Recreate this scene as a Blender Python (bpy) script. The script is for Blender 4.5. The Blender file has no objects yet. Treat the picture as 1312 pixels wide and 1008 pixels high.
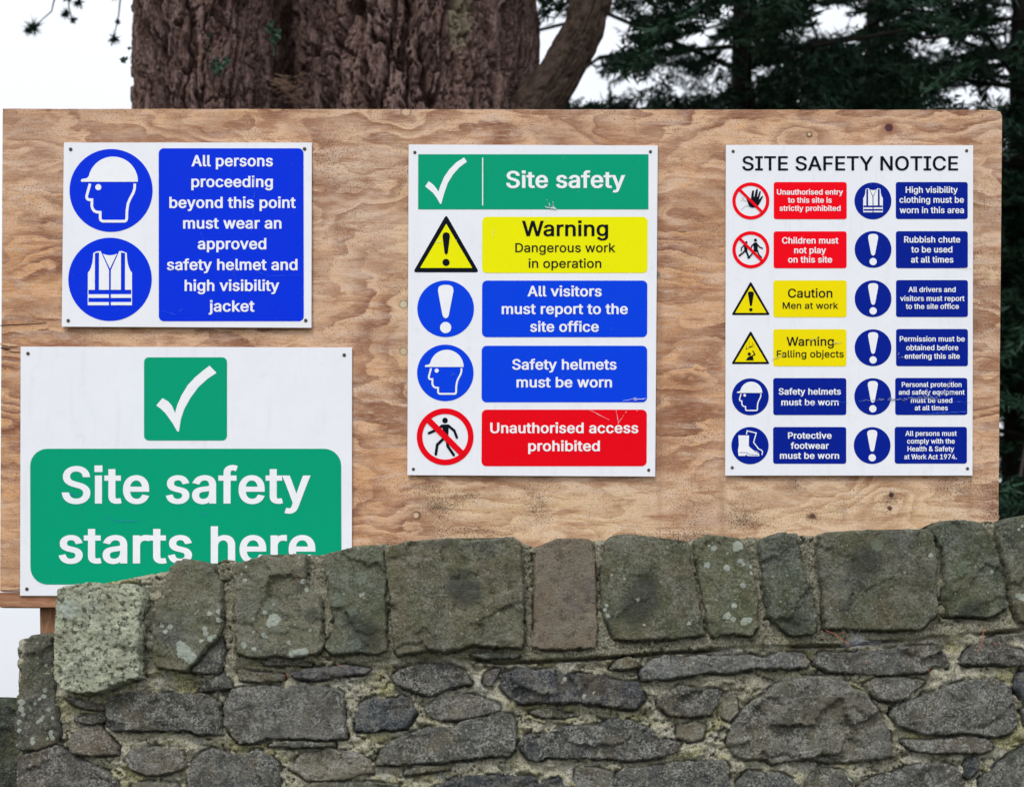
import bpy, math, random
import numpy as np
from mathutils import Vector
from mathutils.geometry import delaunay_2d_cdt

scene = bpy.context.scene
COL = scene.collection
S = 0.001415              # metres per photo pixel on the plywood plane
CAM_D = 2.6               # camera to plywood
EYE = 1.5
HORIZON = 930.0           # photo row at eye height

# ------------------------------------------------------------------ camera
cam = bpy.data.cameras.new('camera')
camo = bpy.data.objects.new('camera', cam)
COL.objects.link(camo)
camo.location = (0, -CAM_D, EYE)
camo.rotation_euler = (math.radians(90), 0, 0)
cam.sensor_width = 36
cam.lens = 36 * CAM_D / (1312 * S)
cam.shift_y = (HORIZON - 504) / 1312
cam.clip_end = 400
cam.dof.use_dof = True
cam.dof.focus_distance = 2.48
cam.dof.aperture_fstop = 5.6
scene.camera = camo

# ------------------------------------------------------------------ world
world = bpy.data.worlds.new('World')
scene.world = world
world.use_nodes = True
nt = world.node_tree
nt.nodes.clear()
out = nt.nodes.new('ShaderNodeOutputWorld')
bg = nt.nodes.new('ShaderNodeBackground')
sky = nt.nodes.new('ShaderNodeTexSky')
sky.sky_type = 'NISHITA'
sky.sun_disc = False
sky.sun_elevation = math.radians(52)
sky.sun_rotation = math.radians(200)
sky.air_density = 1.4
sky.dust_density = 4.0
geo = nt.nodes.new('ShaderNodeNewGeometry')
sep = nt.nodes.new('ShaderNodeSeparateXYZ')
nt.links.new(geo.outputs['Incoming'], sep.inputs[0])
mr = nt.nodes.new('ShaderNodeMapRange')      # overcast: the cloud is brighter overhead
mr.inputs['From Min'].default_value = 0.0
mr.inputs['From Max'].default_value = -1.0
mr.inputs['To Min'].default_value = 9.4
mr.inputs['To Max'].default_value = 15.0
nt.links.new(sep.outputs['Z'], mr.inputs['Value'])
cl = nt.nodes.new('ShaderNodeTexNoise')
cl.inputs['Scale'].default_value = 2.2
cl.inputs['Detail'].default_value = 4
tc = nt.nodes.new('ShaderNodeTexCoord')
nt.links.new(tc.outputs['Generated'], cl.inputs['Vector'])
clr = nt.nodes.new('ShaderNodeMapRange')
clr.inputs['To Min'].default_value = 0.93
clr.inputs['To Max'].default_value = 1.07
nt.links.new(cl.outputs['Fac'], clr.inputs['Value'])
mm = nt.nodes.new('ShaderNodeMath'); mm.operation = 'MULTIPLY'
nt.links.new(mr.outputs[0], mm.inputs[0]); nt.links.new(clr.outputs[0], mm.inputs[1])
vm = nt.nodes.new('ShaderNodeVectorMath'); vm.operation = 'SCALE'
vm.inputs[0].default_value = (0.93, 0.965, 1.03)
nt.links.new(mm.outputs[0], vm.inputs['Scale'])
mx = nt.nodes.new('ShaderNodeMix'); mx.data_type = 'RGBA'
mx.inputs['Factor'].default_value = 0.88
nt.links.new(sky.outputs[0], mx.inputs['A'])
nt.links.new(vm.outputs[0], mx.inputs['B'])
nt.links.new(mx.outputs['Result'], bg.inputs['Color'])
bg.inputs['Strength'].default_value = 0.10
nt.links.new(bg.outputs[0], out.inputs[0])

# ------------------------------------------------------------------ sun (soft, behind thin cloud)
sl = bpy.data.lights.new('sun', 'SUN')
sl.energy = 1.5
sl.angle = math.radians(16)
sl.color = (1.0, 0.965, 0.92)
so = bpy.data.objects.new('sun', sl)
COL.objects.link(so)
so.location = (-3, -6, 9)
sun_from = Vector((-0.34, -0.94, 0)).normalized() * math.cos(math.radians(52)) + Vector((0, 0, math.sin(math.radians(52))))
so.rotation_euler = sun_from.to_track_quat('Z', 'Y').to_euler()

scene.view_settings.view_transform = 'Standard'
scene.view_settings.look = 'None'
scene.view_settings.exposure = 0.0
scene.view_settings.gamma = 1.0
scene.view_settings.use_curve_mapping = False
scene.cycles.max_bounces = 6

random.seed(7)
RNG = np.random.default_rng(11)

# ------------------------------------------------------------------ noise (numpy)
_perm = np.random.default_rng(5).permutation(4096)
_ang = np.random.default_rng(6).random(4096) * 2 * math.pi
_gx, _gy = np.cos(_ang), np.sin(_ang)
def _h(i, j, s):
    return _perm[(i + _perm[(j + s * 131) & 4095]) & 4095]
def perlin(x, y, s=0):
    x = np.asarray(x, float); y = np.asarray(y, float)
    xi = np.floor(x).astype(int); yi = np.floor(y).astype(int)
    xf = x - xi; yf = y - yi
    u = xf * xf * xf * (xf * (xf * 6 - 15) + 10); v = yf * yf * yf * (yf * (yf * 6 - 15) + 10)
    def g(a, b):
        k = _h(xi + a, yi + b, s)
        return _gx[k] * (xf - a) + _gy[k] * (yf - b)
    return 1.4 * ((g(0, 0) * (1 - u) + g(1, 0) * u) * (1 - v) + (g(0, 1) * (1 - u) + g(1, 1) * u) * v)
def fbm(x, y, o=4, s=0, gain=0.5):
    r = 0; a = 1; f = 1; t = 0
    for k in range(o):
        r = r + a * perlin(x * f, y * f, s + k); t += a; a *= gain; f *= 2.03
    return r / t
_rnd = np.random.default_rng(8).random((4096, 4))
def worley_planes(x, y, s=0):
    """for each point: offset, slope x, slope y of its cell and the vector to the cell's seed"""
    xi = np.floor(x).astype(int); yi = np.floor(y).astype(int)
    best = np.full(np.shape(x), 9e9); kk = np.zeros(np.shape(x), int); dx = np.zeros(np.shape(x)); dy = np.zeros(np.shape(x))
    for a in (-1, 0, 1):
        for b in (-1, 0, 1):
            k = _h(xi + a, yi + b, s)
            qx = x - (xi + a + _rnd[k, 0]); qy = y - (yi + b + _rnd[k, 1])
            d = qx * qx + qy * qy
            m = d < best
            best = np.where(m, d, best); kk = np.where(m, k, kk); dx = np.where(m, qx, dx); dy = np.where(m, qy, dy)
    return _rnd[kk, 2] - 0.5, (_rnd[kk, 3] - 0.5), (_rnd[(kk * 7 + 3) & 4095, 2] - 0.5), dx, dy
def smooth(e0, e1, x):
    t = np.clip((x - e0) / (e1 - e0), 0, 1)
    return t * t * (3 - 2 * t)

# ------------------------------------------------------------------ objects
def mesh_from(name, verts, faces, smooth_shade=False, attrs=None):
    me = bpy.data.meshes.new(name)
    if isinstance(faces, np.ndarray):
        n = faces.shape[1]
        me.vertices.add(len(verts)); me.vertices.foreach_set('co', np.asarray(verts, np.float32).ravel())
        me.loops.add(faces.size); me.loops.foreach_set('vertex_index', faces.ravel().astype(np.int32))
        me.polygons.add(len(faces)); me.polygons.foreach_set('loop_start', np.arange(0, faces.size, n, dtype=np.int32))
        me.update(calc_edges=True); me.validate()
    else:
        me.from_pydata([tuple(v) for v in verts], [], faces); me.update()
    if smooth_shade:
        me.polygons.foreach_set('use_smooth', [True] * len(me.polygons))
    for k, a in (attrs or {}).items():
        at = me.attributes.new(k, 'FLOAT', 'POINT'); at.data.foreach_set('value', np.asarray(a, np.float32).ravel())
    return me
def link(name, me, mat=None, parent=None):
    o = bpy.data.objects.new(name, me); COL.objects.link(o)
    if mat is not None: me.materials.append(mat)
    if parent is not None: o.parent = parent
    return o
def obj(name, verts, faces, mat, parent=None, smooth_shade=False, attrs=None):
    return link(name, mesh_from(name, verts, faces, smooth_shade, attrs), mat, parent)
def empty(name, label, cat, group=None, loc=(0, 0, 0)):
    o = bpy.data.objects.new(name, None); COL.objects.link(o)
    o.empty_display_size = 0.1
    o['label'] = label; o['category'] = cat
    if group: o['group'] = group
    return o
def box(x0, x1, y0, y1, z0, z1):
    v = [(x, y, z) for z in (z0, z1) for y in (y0, y1) for x in (x0, x1)]
    f = [(0, 2, 3, 1), (4, 5, 7, 6), (0, 1, 5, 4), (2, 6, 7, 3), (0, 4, 6, 2), (1, 3, 7, 5)]
    return v, f
def grid_faces(nr, nc):
    i = np.arange(nr - 1)[:, None] * nc + np.arange(nc - 1)[None, :]
    return np.stack([i, i + nc, i + nc + 1, i + 1], -1).reshape(-1, 4)
def bx(px): return (np.asarray(px, float) - 656) * S
def bz(py): return EYE + (HORIZON - np.asarray(py, float)) * S

# ------------------------------------------------------------------ materials
class NT:
    def __init__(self, name):
        self.m = bpy.data.materials.new(name); self.m.use_nodes = True
        self.t = self.m.node_tree; self.t.nodes.clear()
        self.o = self.t.nodes.new('ShaderNodeOutputMaterial')
        self.b = self.t.nodes.new('ShaderNodeBsdfPrincipled')
        self.t.links.new(self.b.outputs[0], self.o.inputs[0])
    def n(self, kind, ins=None, **kw):
        nd = self.t.nodes.new('ShaderNode' + kind)
        for k, v in kw.items(): setattr(nd, k, v)
        for k, v in (ins or {}).items(): self.put(nd.inputs[k], v)
        return nd
    def put(self, sock, v):
        if hasattr(v, 'is_output'): self.t.links.new(v, sock)
        elif isinstance(v, (tuple, list)) and len(v) == 3 and sock.type == 'RGBA': sock.default_value = (*v, 1)
        else: sock.default_value = v
    def coord(self, scale=(1, 1, 1), loc=(0, 0, 0)):
        c = self.n('TexCoord').outputs['Object']
        return self.n('Mapping', {'Vector': c, 'Scale': scale, 'Location': loc}).outputs[0]
    def noise(self, vec, scale, detail=3, rough=0.5, dist=0.0):
        return self.n('TexNoise', {'Vector': vec, 'Scale': scale, 'Detail': detail, 'Roughness': rough, 'Distortion': dist}).outputs['Fac']
    def math(self, op, a, b=0.0, c=None, clamp=False):
        nd = self.n('Math', operation=op, use_clamp=clamp); self.put(nd.inputs[0], a); self.put(nd.inputs[1], b)
        if c is not None: self.put(nd.inputs[2], c)
        return nd.outputs[0]
    def rng(self, v, a, b, c=0.0, d=1.0, kind='LINEAR'):
        return self.n('MapRange', {'Value': v, 'From Min': a, 'From Max': b, 'To Min': c, 'To Max': d}, interpolation_type=kind).outputs[0]
    def mix(self, f, a, b, blend='MIX'):
        nd = self.n('Mix', data_type='RGBA', blend_type=blend)
        self.put(nd.inputs['Factor'], f); self.put(nd.inputs['A'], a); self.put(nd.inputs['B'], b)
        return nd.outputs['Result']
    def attr(self, name): return self.n('Attribute', attribute_name=name).outputs['Fac']
    def ramp(self, v, stops):
        nd = self.n('ValToRGB', {'Fac': v}); e = nd.color_ramp.elements
        while len(e) < len(stops): e.new(0.5)
        for q, (p, c) in zip(e, stops): q.position = p; q.color = (*c, 1)
        return nd.outputs[0]
    def bump(self, h, strength=0.5, dist=0.001):
        self.put(self.b.inputs['Normal'], self.n('Bump', {'Height': h, 'Strength': strength, 'Distance': dist}).outputs[0])
    def fin(self, col, rough=0.8, spec=None):
        self.put(self.b.inputs['Base Color'], col); self.put(self.b.inputs['Roughness'], rough)
        if spec is not None: self.b.inputs['Specular IOR Level'].default_value = spec
        return self.m
def lin(r, g, b, k=1.0):
    f = lambda c: (c / 255 / 12.92 if c <= 10 else ((c / 255 + 0.055) / 1.055) ** 2.4) * k
    return (f(r), f(g), f(b))

# ------------------------------------------------------------------ ground
m = NT('grassy_earth')
c = m.coord()
m.fin(m.ramp(m.noise(c, 6, 6, 0.65), [(0.35, (0.035, 0.045, 0.018)), (0.55, (0.06, 0.065, 0.03)), (0.7, (0.11, 0.09, 0.06))]), 0.95)
m.bump(m.noise(c, 25, 5, 0.7), 0.8, 0.03)
n = 61
gx, gy = np.meshgrid(np.linspace(-90, 90, n), np.linspace(-40, 140, n))
gz = 0.06 * fbm(gx / 9, gy / 9, 3, 40) - 0.06
g = obj('ground', np.stack([gx, gy, gz], -1).reshape(-1, 3), grid_faces(n, n)[:, ::-1], m.m, None, True)
g['kind'] = 'structure'
# letter outlines: character -> advance, closed curves of (point, left handle, right handle) in thousandths of an em
GLYPHS = {
 ' ': (188, [
 ]),
 '&': (448, [
  [197, -7, 221, -7, 163, -7, 110, 12, 135, -1, 86, 24, 54, 62, 67, 41, 41, 83, 34, 133, 34, 107, 34, 155, 47, 189, 39, 174, 56, 205, 85, 235, 69, 220, 101, 249, 140, 279, 119, 263, 166, 298, 216, 335, 191, 316, 223, 340, 237, 352, 230, 346, 244, 359, 255, 375, 250, 366, 259, 384, 262, 405, 262, 394, 262, 421, 245, 445, 256, 434, 235, 456, 201, 461, 220, 461, 189, 461, 168, 453, 178, 458, 158, 448, 145, 431, 151, 441, 140, 422, 137, 399, 137, 411, 137, 386, 145, 363, 140, 374, 151, 352, 169, 327, 159, 340, 179, 315, 204, 284, 190, 300, 282, 189, 438, 0, 360, 95, 413, 0, 364, 0, 389, 0, 300, 77, 171, 231, 236, 154, 152, 255, 121, 293, 135, 275, 107, 310, 87, 344, 95, 327, 79, 361, 75, 398, 75, 379, 75, 421, 91, 458, 81, 441, 101, 475, 134, 499, 116, 489, 153, 509, 200, 513, 175, 513, 225, 513, 266, 499, 247, 509, 284, 489, 308, 459, 298, 476, 319, 443, 324, 404, 324, 424, 324, 389, 315, 362, 321, 375, 309, 348, 291, 325, 302, 336, 281, 314, 256, 293, 269, 303, 222, 268, 154, 217, 188, 243, 133, 202, 110, 174, 119, 188, 101, 161, 97, 131, 97, 147, 97, 115, 109, 87, 101, 100, 117, 75, 143, 57, 129, 65, 158, 50, 193, 46, 174, 46, 213, 46, 251, 59, 233, 51, 270, 68, 301, 95, 286, 80, 316, 111, 336, 151, 328, 130, 345, 173, 349, 224, 349, 197, 368, 224, 408, 224, 388, 224, 408, 192, 397, 144, 404, 165, 389, 122, 371, 92, 381, 105, 361, 79, 345, 62, 352, 69, 341, 57, 333, 47, 337, 52, 316, 29, 271, 7, 296, 16, 246, -2],
 ]),
 '.': (188, [
  [95, -4, 108, -4, 83, -4, 63, 9, 72, 0, 54, 18, 50, 41, 50, 28, 50, 54, 63, 73, 54, 65, 72, 82, 95, 87, 83, 87, 108, 87, 128, 73, 119, 82, 137, 65, 141, 41, 141, 54, 141, 28, 128, 9, 137, 18, 119, 0],
 ]),
 '1': (453, [
  [76, 0, 181, 0, 76, 18, 76, 55, 76, 36, 181, 55, 391, 55, 286, 55, 391, 36, 391, 0, 391, 18, 286, 0],
  [276, 509, 250, 509, 276, 339, 276, 0, 276, 170, 255, 0, 212, 0, 234, 0, 212, 149, 212, 448, 212, 299, 211, 448, 209, 448, 210, 448, 168, 418, 86, 358, 127, 388, 86, 381, 86, 427, 86, 404, 123, 454, 198, 509, 161, 481, 224, 509],
 ]),
 '4': (453, [
  [40, 105, 164, 105, 40, 123, 40, 158, 40, 141, 109, 275, 247, 509, 178, 392, 268, 509, 311, 509, 289, 509, 243, 394, 109, 166, 176, 280, 109, 165, 109, 163, 109, 164, 210, 163, 413, 163, 312, 163, 413, 144, 413, 105, 413, 125, 289, 105],
  [282, 0, 302, 0, 282, 40, 282, 121, 282, 81, 282, 130, 282, 146, 282, 138, 282, 203, 282, 318, 282, 260, 302, 318, 343, 318, 322, 318, 343, 212, 343, 0, 343, 106, 322, 0],
 ]),
 '7': (453, [
  [97, 0, 120, 0, 172, 149, 323, 448, 248, 299, 323, 450, 323, 452, 323, 451, 236, 452, 62, 452, 149, 452, 62, 471, 62, 509, 62, 490, 172, 509, 391, 509, 281, 509, 391, 489, 391, 449, 391, 469, 315, 299, 165, 0, 240, 150, 142, 0],
 ]),
 '9': (453, [
  [226, 516, 195, 516, 258, 516, 310, 494, 286, 508, 335, 480, 368, 434, 354, 460, 382, 409, 389, 347, 389, 380, 389, 323, 373, 270, 383, 297, 362, 243, 315, 168, 343, 209, 277, 112, 200, 0, 239, 56, 177, 0, 130, 0, 154, 0, 187, 83, 301, 248, 244, 165, 303, 248, 307, 248, 305, 248, 303, 238, 287, 221, 296, 229, 279, 213, 257, 202, 269, 207, 245, 197, 218, 195, 232, 195, 187, 195, 137, 214, 160, 201, 114, 227, 83, 269, 96, 245, 70, 292, 64, 352, 64, 320, 64, 384, 85, 436, 71, 412, 99, 461, 143, 494, 118, 480, 167, 508],
  [226, 460, 246, 460, 207, 460, 174, 446, 189, 456, 159, 437, 138, 407, 147, 424, 130, 391, 125, 352, 125, 372, 125, 330, 138, 295, 130, 312, 147, 279, 174, 257, 159, 266, 189, 248, 226, 243, 207, 243, 246, 243, 279, 257, 263, 248, 294, 266, 314, 295, 306, 279, 323, 311, 327, 350, 327, 330, 327, 372, 314, 407, 323, 391, 306, 424, 279, 446, 294, 437, 264, 456],
 ]),
 'A': (480, [
  [16, 0, 39, 0, 78, 170, 201, 509, 140, 339, 226, 509, 276, 509, 251, 509, 338, 339, 463, 0, 401, 170, 440, 0, 395, 0, 418, 0, 359, 101, 287, 302, 323, 202, 281, 321, 264, 372, 273, 344, 255, 400, 232, 478, 245, 435, 236, 478, 245, 478, 241, 478, 233, 435, 213, 371, 222, 399, 204, 343, 191, 302, 196, 320, 155, 202, 85, 0, 120, 101, 62, 0],
  [110, 142, 197, 142, 110, 161, 110, 199, 110, 180, 197, 199, 370, 199, 283, 199, 370, 180, 370, 142, 370, 161, 283, 142],
 ]),
 'C': (510, [
  [267, -7, 293, -7, 223, -7, 150, 25, 184, 4, 116, 46, 70, 115, 89, 76, 50, 154, 40, 254, 40, 201, 40, 308, 70, 393, 50, 354, 89, 432, 150, 484, 116, 462, 184, 505, 267, 516, 223, 516, 293, 516, 340, 504, 317, 512, 363, 497, 402, 471, 384, 486, 420, 457, 448, 418, 436, 439, 460, 398, 473, 348, 468, 374, 451, 348, 408, 348, 430, 348, 404, 366, 389, 395, 398, 381, 381, 408, 357, 428, 370, 419, 345, 438, 315, 449, 331, 444, 300, 454, 267, 456, 284, 456, 236, 456, 184, 432, 208, 448, 159, 417, 125, 364, 139, 394, 111, 334, 103, 254, 103, 297, 103, 211, 125, 145, 111, 175, 140, 115, 184, 76, 159, 92, 209, 61, 267, 53, 236, 53, 284, 53, 315, 60, 300, 55, 331, 65, 357, 81, 345, 71, 370, 90, 389, 114, 381, 101, 398, 128, 408, 160, 404, 143, 430, 160, 473, 160, 451, 160, 469, 135, 448, 91, 460, 111, 436, 70, 402, 38, 421, 52, 384, 23, 341, 5, 363, 12, 318, -3],
 ]),
 'D': (502, [
  [219, 0, 271, 0, 178, 0, 96, 0, 137, 0, 96, 19, 96, 57, 96, 38, 136, 57, 215, 57, 175, 57, 256, 57, 318, 81, 291, 65, 345, 97, 379, 149, 366, 119, 392, 179, 399, 255, 399, 214, 399, 296, 379, 361, 392, 331, 366, 390, 320, 428, 346, 412, 293, 444, 221, 452, 260, 452, 178, 452, 93, 452, 136, 452, 93, 471, 93, 509, 93, 490, 137, 509, 225, 509, 181, 509, 275, 509, 353, 478, 317, 499, 388, 458, 433, 391, 415, 429, 452, 353, 462, 255, 462, 308, 462, 202, 433, 119, 452, 157, 414, 81, 351, 31, 387, 51, 314, 10],
  [125, 509, 103, 509, 125, 339, 125, 0, 125, 170, 103, 0, 60, 0, 82, 0, 60, 170, 60, 509, 60, 339, 82, 509],
 ]),
 'E': (419, [
  [60, 0, 165, 0, 60, 170, 60, 509, 60, 339, 164, 509, 372, 509, 268, 509, 372, 490, 372, 452, 372, 471, 290, 452, 125, 452, 207, 452, 125, 396, 125, 286, 125, 341, 202, 286, 355, 286, 278, 286, 355, 267, 355, 229, 355, 248, 278, 229, 125, 229, 202, 229, 125, 172, 125, 57, 125, 114, 208, 57, 375, 57, 292, 57, 375, 38, 375, 0, 375, 19, 270, 0],
 ]),
 'F': (410, [
  [60, 0, 82, 0, 60, 170, 60, 509, 60, 339, 163, 509, 369, 509, 266, 509, 369, 490, 369, 452, 369, 471, 288, 452, 125, 452, 206, 452, 125, 394, 125, 278, 125, 336, 198, 278, 346, 278, 272, 278, 346, 259, 346, 221, 346, 240, 272, 221, 125, 221, 198, 221, 125, 147, 125, 0, 125, 74, 103, 0],
 ]),
 'H': (517, [
  [60, 0, 82, 0, 60, 170, 60, 509, 60, 339, 82, 509, 125, 509, 103, 509, 125, 435, 125, 289, 125, 362, 214, 289, 392, 289, 303, 289, 392, 362, 392, 509, 392, 435, 414, 509, 457, 509, 435, 509, 457, 339, 457, 0, 457, 170, 435, 0, 392, 0, 414, 0, 392, 77, 392, 232, 392, 155, 303, 232, 125, 232, 214, 232, 125, 155, 125, 0, 125, 77, 103, 0],
 ]),
 'I': (300, [
  [31, 0, 111, 0, 31, 19, 31, 57, 31, 38, 60, 57, 118, 57, 89, 57, 118, 189, 118, 452, 118, 320, 89, 452, 31, 452, 60, 452, 31, 471, 31, 509, 31, 490, 111, 509, 269, 509, 190, 509, 269, 490, 269, 452, 269, 471, 240, 452, 183, 452, 212, 452, 183, 320, 183, 57, 183, 189, 212, 57, 269, 57, 240, 57, 269, 38, 269, 0, 269, 19, 190, 0],
 ]),
 'M': (628, [
  [60, 0, 81, 0, 60, 170, 60, 509, 60, 339, 91, 509, 152, 509, 121, 509, 193, 402, 277, 187, 235, 294, 280, 180, 287, 159, 284, 170, 291, 148, 299, 123, 295, 136, 303, 110, 311, 84, 307, 97, 315, 71, 322, 49, 319, 59, 317, 49, 307, 49, 312, 49, 310, 59, 318, 83, 314, 70, 322, 95, 330, 121, 326, 108, 334, 134, 342, 158, 338, 147, 346, 170, 352, 187, 349, 179, 394, 294, 476, 509, 435, 402, 507, 509, 568, 509, 537, 509, 568, 339, 568, 0, 568, 170, 547, 0, 504, 0, 525, 0, 504, 97, 504, 291, 504, 194, 504, 302, 504, 327, 504, 314, 505, 340, 505, 369, 505, 354, 505, 383, 506, 413, 506, 398, 506, 428, 507, 457, 507, 443, 509, 457, 513, 457, 511, 457, 508, 441, 498, 409, 503, 426, 492, 393, 482, 363, 487, 378, 477, 348, 467, 322, 472, 334, 463, 309, 456, 291, 459, 299, 418, 194, 342, 0, 380, 97, 323, 0, 286, 0, 305, 0, 248, 97, 170, 291, 209, 194, 167, 299, 159, 321, 163, 309, 155, 333, 145, 361, 150, 346, 140, 376, 129, 408, 135, 391, 124, 424, 112, 457, 118, 441, 114, 457, 119, 457, 117, 457, 119, 444, 120, 416, 120, 431, 120, 401, 121, 372, 121, 387, 121, 357, 122, 328, 121, 342, 122, 315, 122, 291, 122, 302, 122, 194, 122, 0, 122, 97, 101, 0],
 ]),
 'N': (523, [
  [60, 0, 82, 0, 60, 170, 60, 509, 60, 339, 85, 509, 136, 509, 111, 509, 205, 400, 343, 183, 274, 291, 349, 174, 363, 151, 355, 164, 370, 138, 388, 107, 379, 123, 396, 90, 414, 55, 405, 73, 411, 55, 405, 54, 408, 54, 403, 72, 401, 108, 401, 90, 400, 126, 399, 157, 399, 142, 399, 172, 399, 195, 399, 185, 399, 300, 399, 509, 399, 404, 420, 509, 463, 509, 442, 509, 463, 339, 463, 0, 463, 170, 438, 0, 387, 0, 412, 0, 325, 97, 202, 290, 264, 193, 194, 303, 177, 331, 186, 316, 169, 345, 148, 381, 159, 362, 137, 400, 108, 452, 123, 424, 111, 453, 119, 454, 115, 453, 120, 428, 122, 384, 121, 405, 123, 362, 124, 328, 124, 344, 125, 312, 125, 291, 125, 300, 125, 194, 125, 0, 125, 97, 103, 0],
 ]),
 'O': (533, [
  [267, -7, 311, -7, 223, -7, 150, 25, 184, 4, 116, 46, 70, 115, 90, 76, 50, 154, 40, 254, 40, 201, 40, 308, 70, 393, 50, 354, 90, 432, 150, 484, 116, 462, 184, 505, 267, 516, 223, 516, 311, 516, 384, 484, 350, 505, 418, 462, 464, 393, 444, 432, 483, 354, 493, 254, 493, 308, 493, 201, 464, 115, 483, 154, 444, 76, 384, 25, 418, 46, 350, 4],
  [267, 53, 236, 53, 297, 53, 349, 76, 325, 61, 374, 91, 408, 144, 394, 114, 423, 174, 430, 254, 430, 211, 430, 298, 408, 365, 423, 335, 394, 395, 349, 433, 374, 417, 325, 448, 267, 456, 297, 456, 236, 456, 184, 433, 209, 448, 159, 417, 125, 364, 140, 394, 111, 334, 103, 254, 103, 297, 103, 211, 125, 144, 111, 174, 140, 114, 184, 76, 159, 92, 209, 61],
 ]),
 'P': (445, [
  [60, 0, 82, 0, 60, 170, 60, 509, 60, 339, 118, 509, 235, 509, 177, 509, 274, 509, 332, 487, 307, 502, 358, 473, 390, 430, 377, 454, 402, 405, 409, 348, 409, 378, 409, 317, 390, 265, 402, 290, 377, 241, 332, 207, 358, 222, 307, 193, 235, 186, 274, 186, 193, 186, 109, 186, 151, 186, 109, 205, 109, 242, 109, 224, 150, 242, 233, 242, 191, 242, 259, 242, 297, 256, 281, 247, 313, 265, 333, 294, 325, 278, 341, 310, 344, 348, 344, 328, 344, 368, 333, 402, 341, 386, 325, 417, 297, 439, 313, 430, 280, 448, 232, 452, 259, 452, 196, 452, 125, 452, 160, 452, 125, 301, 125, 0, 125, 151, 103, 0],
 ]),
 'R': (449, [
  [60, 0, 82, 0, 60, 170, 60, 509, 60, 339, 119, 509, 236, 509, 177, 509, 275, 509, 333, 489, 307, 502, 359, 475, 390, 433, 378, 457, 403, 410, 409, 352, 409, 382, 409, 321, 390, 271, 403, 295, 378, 248, 333, 217, 359, 230, 307, 204, 236, 198, 275, 198, 189, 198, 96, 198, 143, 198, 96, 217, 96, 255, 96, 236, 142, 255, 234, 255, 188, 255, 260, 255, 298, 267, 281, 259, 314, 275, 334, 300, 326, 286, 341, 315, 345, 352, 345, 332, 345, 372, 334, 405, 341, 390, 326, 420, 298, 440, 314, 431, 281, 448, 233, 452, 259, 452, 197, 452, 125, 452, 161, 452, 125, 301, 125, 0, 125, 151, 103, 0],
  [353, 0, 378, 0, 312, 76, 230, 229, 271, 153, 254, 229, 303, 229, 279, 229, 344, 153, 428, 0, 386, 76, 403, 0],
 ]),
 'S': (447, [
  [224, -9, 263, -9, 187, -9, 128, 9, 155, -3, 100, 21, 64, 60, 79, 38, 49, 82, 38, 137, 40, 107, 60, 137, 104, 137, 82, 137, 106, 117, 123, 88, 112, 101, 134, 75, 166, 59, 149, 65, 184, 52, 224, 49, 203, 49, 247, 49, 286, 60, 268, 53, 304, 68, 329, 92, 319, 78, 340, 105, 346, 139, 346, 121, 346, 155, 332, 179, 341, 169, 323, 189, 296, 205, 311, 198, 281, 211, 245, 222, 264, 217, 224, 228, 184, 239, 204, 234, 142, 251, 86, 289, 109, 268, 63, 311, 52, 372, 52, 339, 52, 401, 75, 448, 60, 426, 90, 469, 138, 498, 111, 486, 164, 510, 227, 516, 194, 516, 261, 516, 316, 498, 290, 510, 342, 486, 377, 449, 362, 469, 392, 428, 401, 378, 400, 404, 380, 378, 337, 378, 358, 378, 335, 403, 302, 437, 323, 423, 281, 451, 225, 459, 256, 459, 203, 459, 167, 448, 184, 455, 151, 441, 129, 418, 138, 431, 120, 406, 115, 376, 115, 391, 115, 358, 131, 334, 120, 344, 142, 323, 169, 308, 154, 314, 184, 302, 212, 293, 199, 297, 230, 289, 264, 279, 247, 284, 279, 275, 312, 264, 295, 270, 328, 257, 359, 238, 344, 248, 373, 227, 395, 198, 385, 214, 404, 181, 408, 139, 408, 162, 408, 111, 386, 64, 401, 86, 372, 41, 323, 11, 351, 24, 296, -2],
 ]),
 'T': (449, [
  [32, 452, 85, 452, 32, 471, 32, 509, 32, 490, 160, 509, 417, 509, 288, 509, 417, 490, 417, 452, 417, 471, 363, 452, 257, 452, 310, 452, 257, 301, 257, 0, 257, 151, 235, 0, 193, 0, 214, 0, 193, 151, 193, 452, 193, 301, 139, 452],
 ]),
 'U': (517, [
  [259, -8, 299, -8, 219, -8, 154, 15, 184, 0, 124, 31, 85, 80, 101, 53, 68, 107, 60, 173, 60, 138, 60, 285, 60, 509, 60, 397, 81, 509, 124, 509, 103, 509, 124, 399, 124, 178, 124, 288, 124, 154, 141, 113, 130, 132, 152, 94, 187, 68, 167, 79, 207, 57, 259, 52, 231, 52, 287, 52, 331, 68, 311, 57, 351, 79, 377, 113, 366, 94, 387, 132, 393, 178, 393, 154, 393, 288, 393, 509, 393, 399, 414, 509, 457, 509, 436, 509, 457, 397, 457, 173, 457, 285, 457, 138, 433, 80, 449, 107, 416, 53, 363, 15, 393, 31, 334, 0],
 ]),
 'W': (686, [
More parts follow.
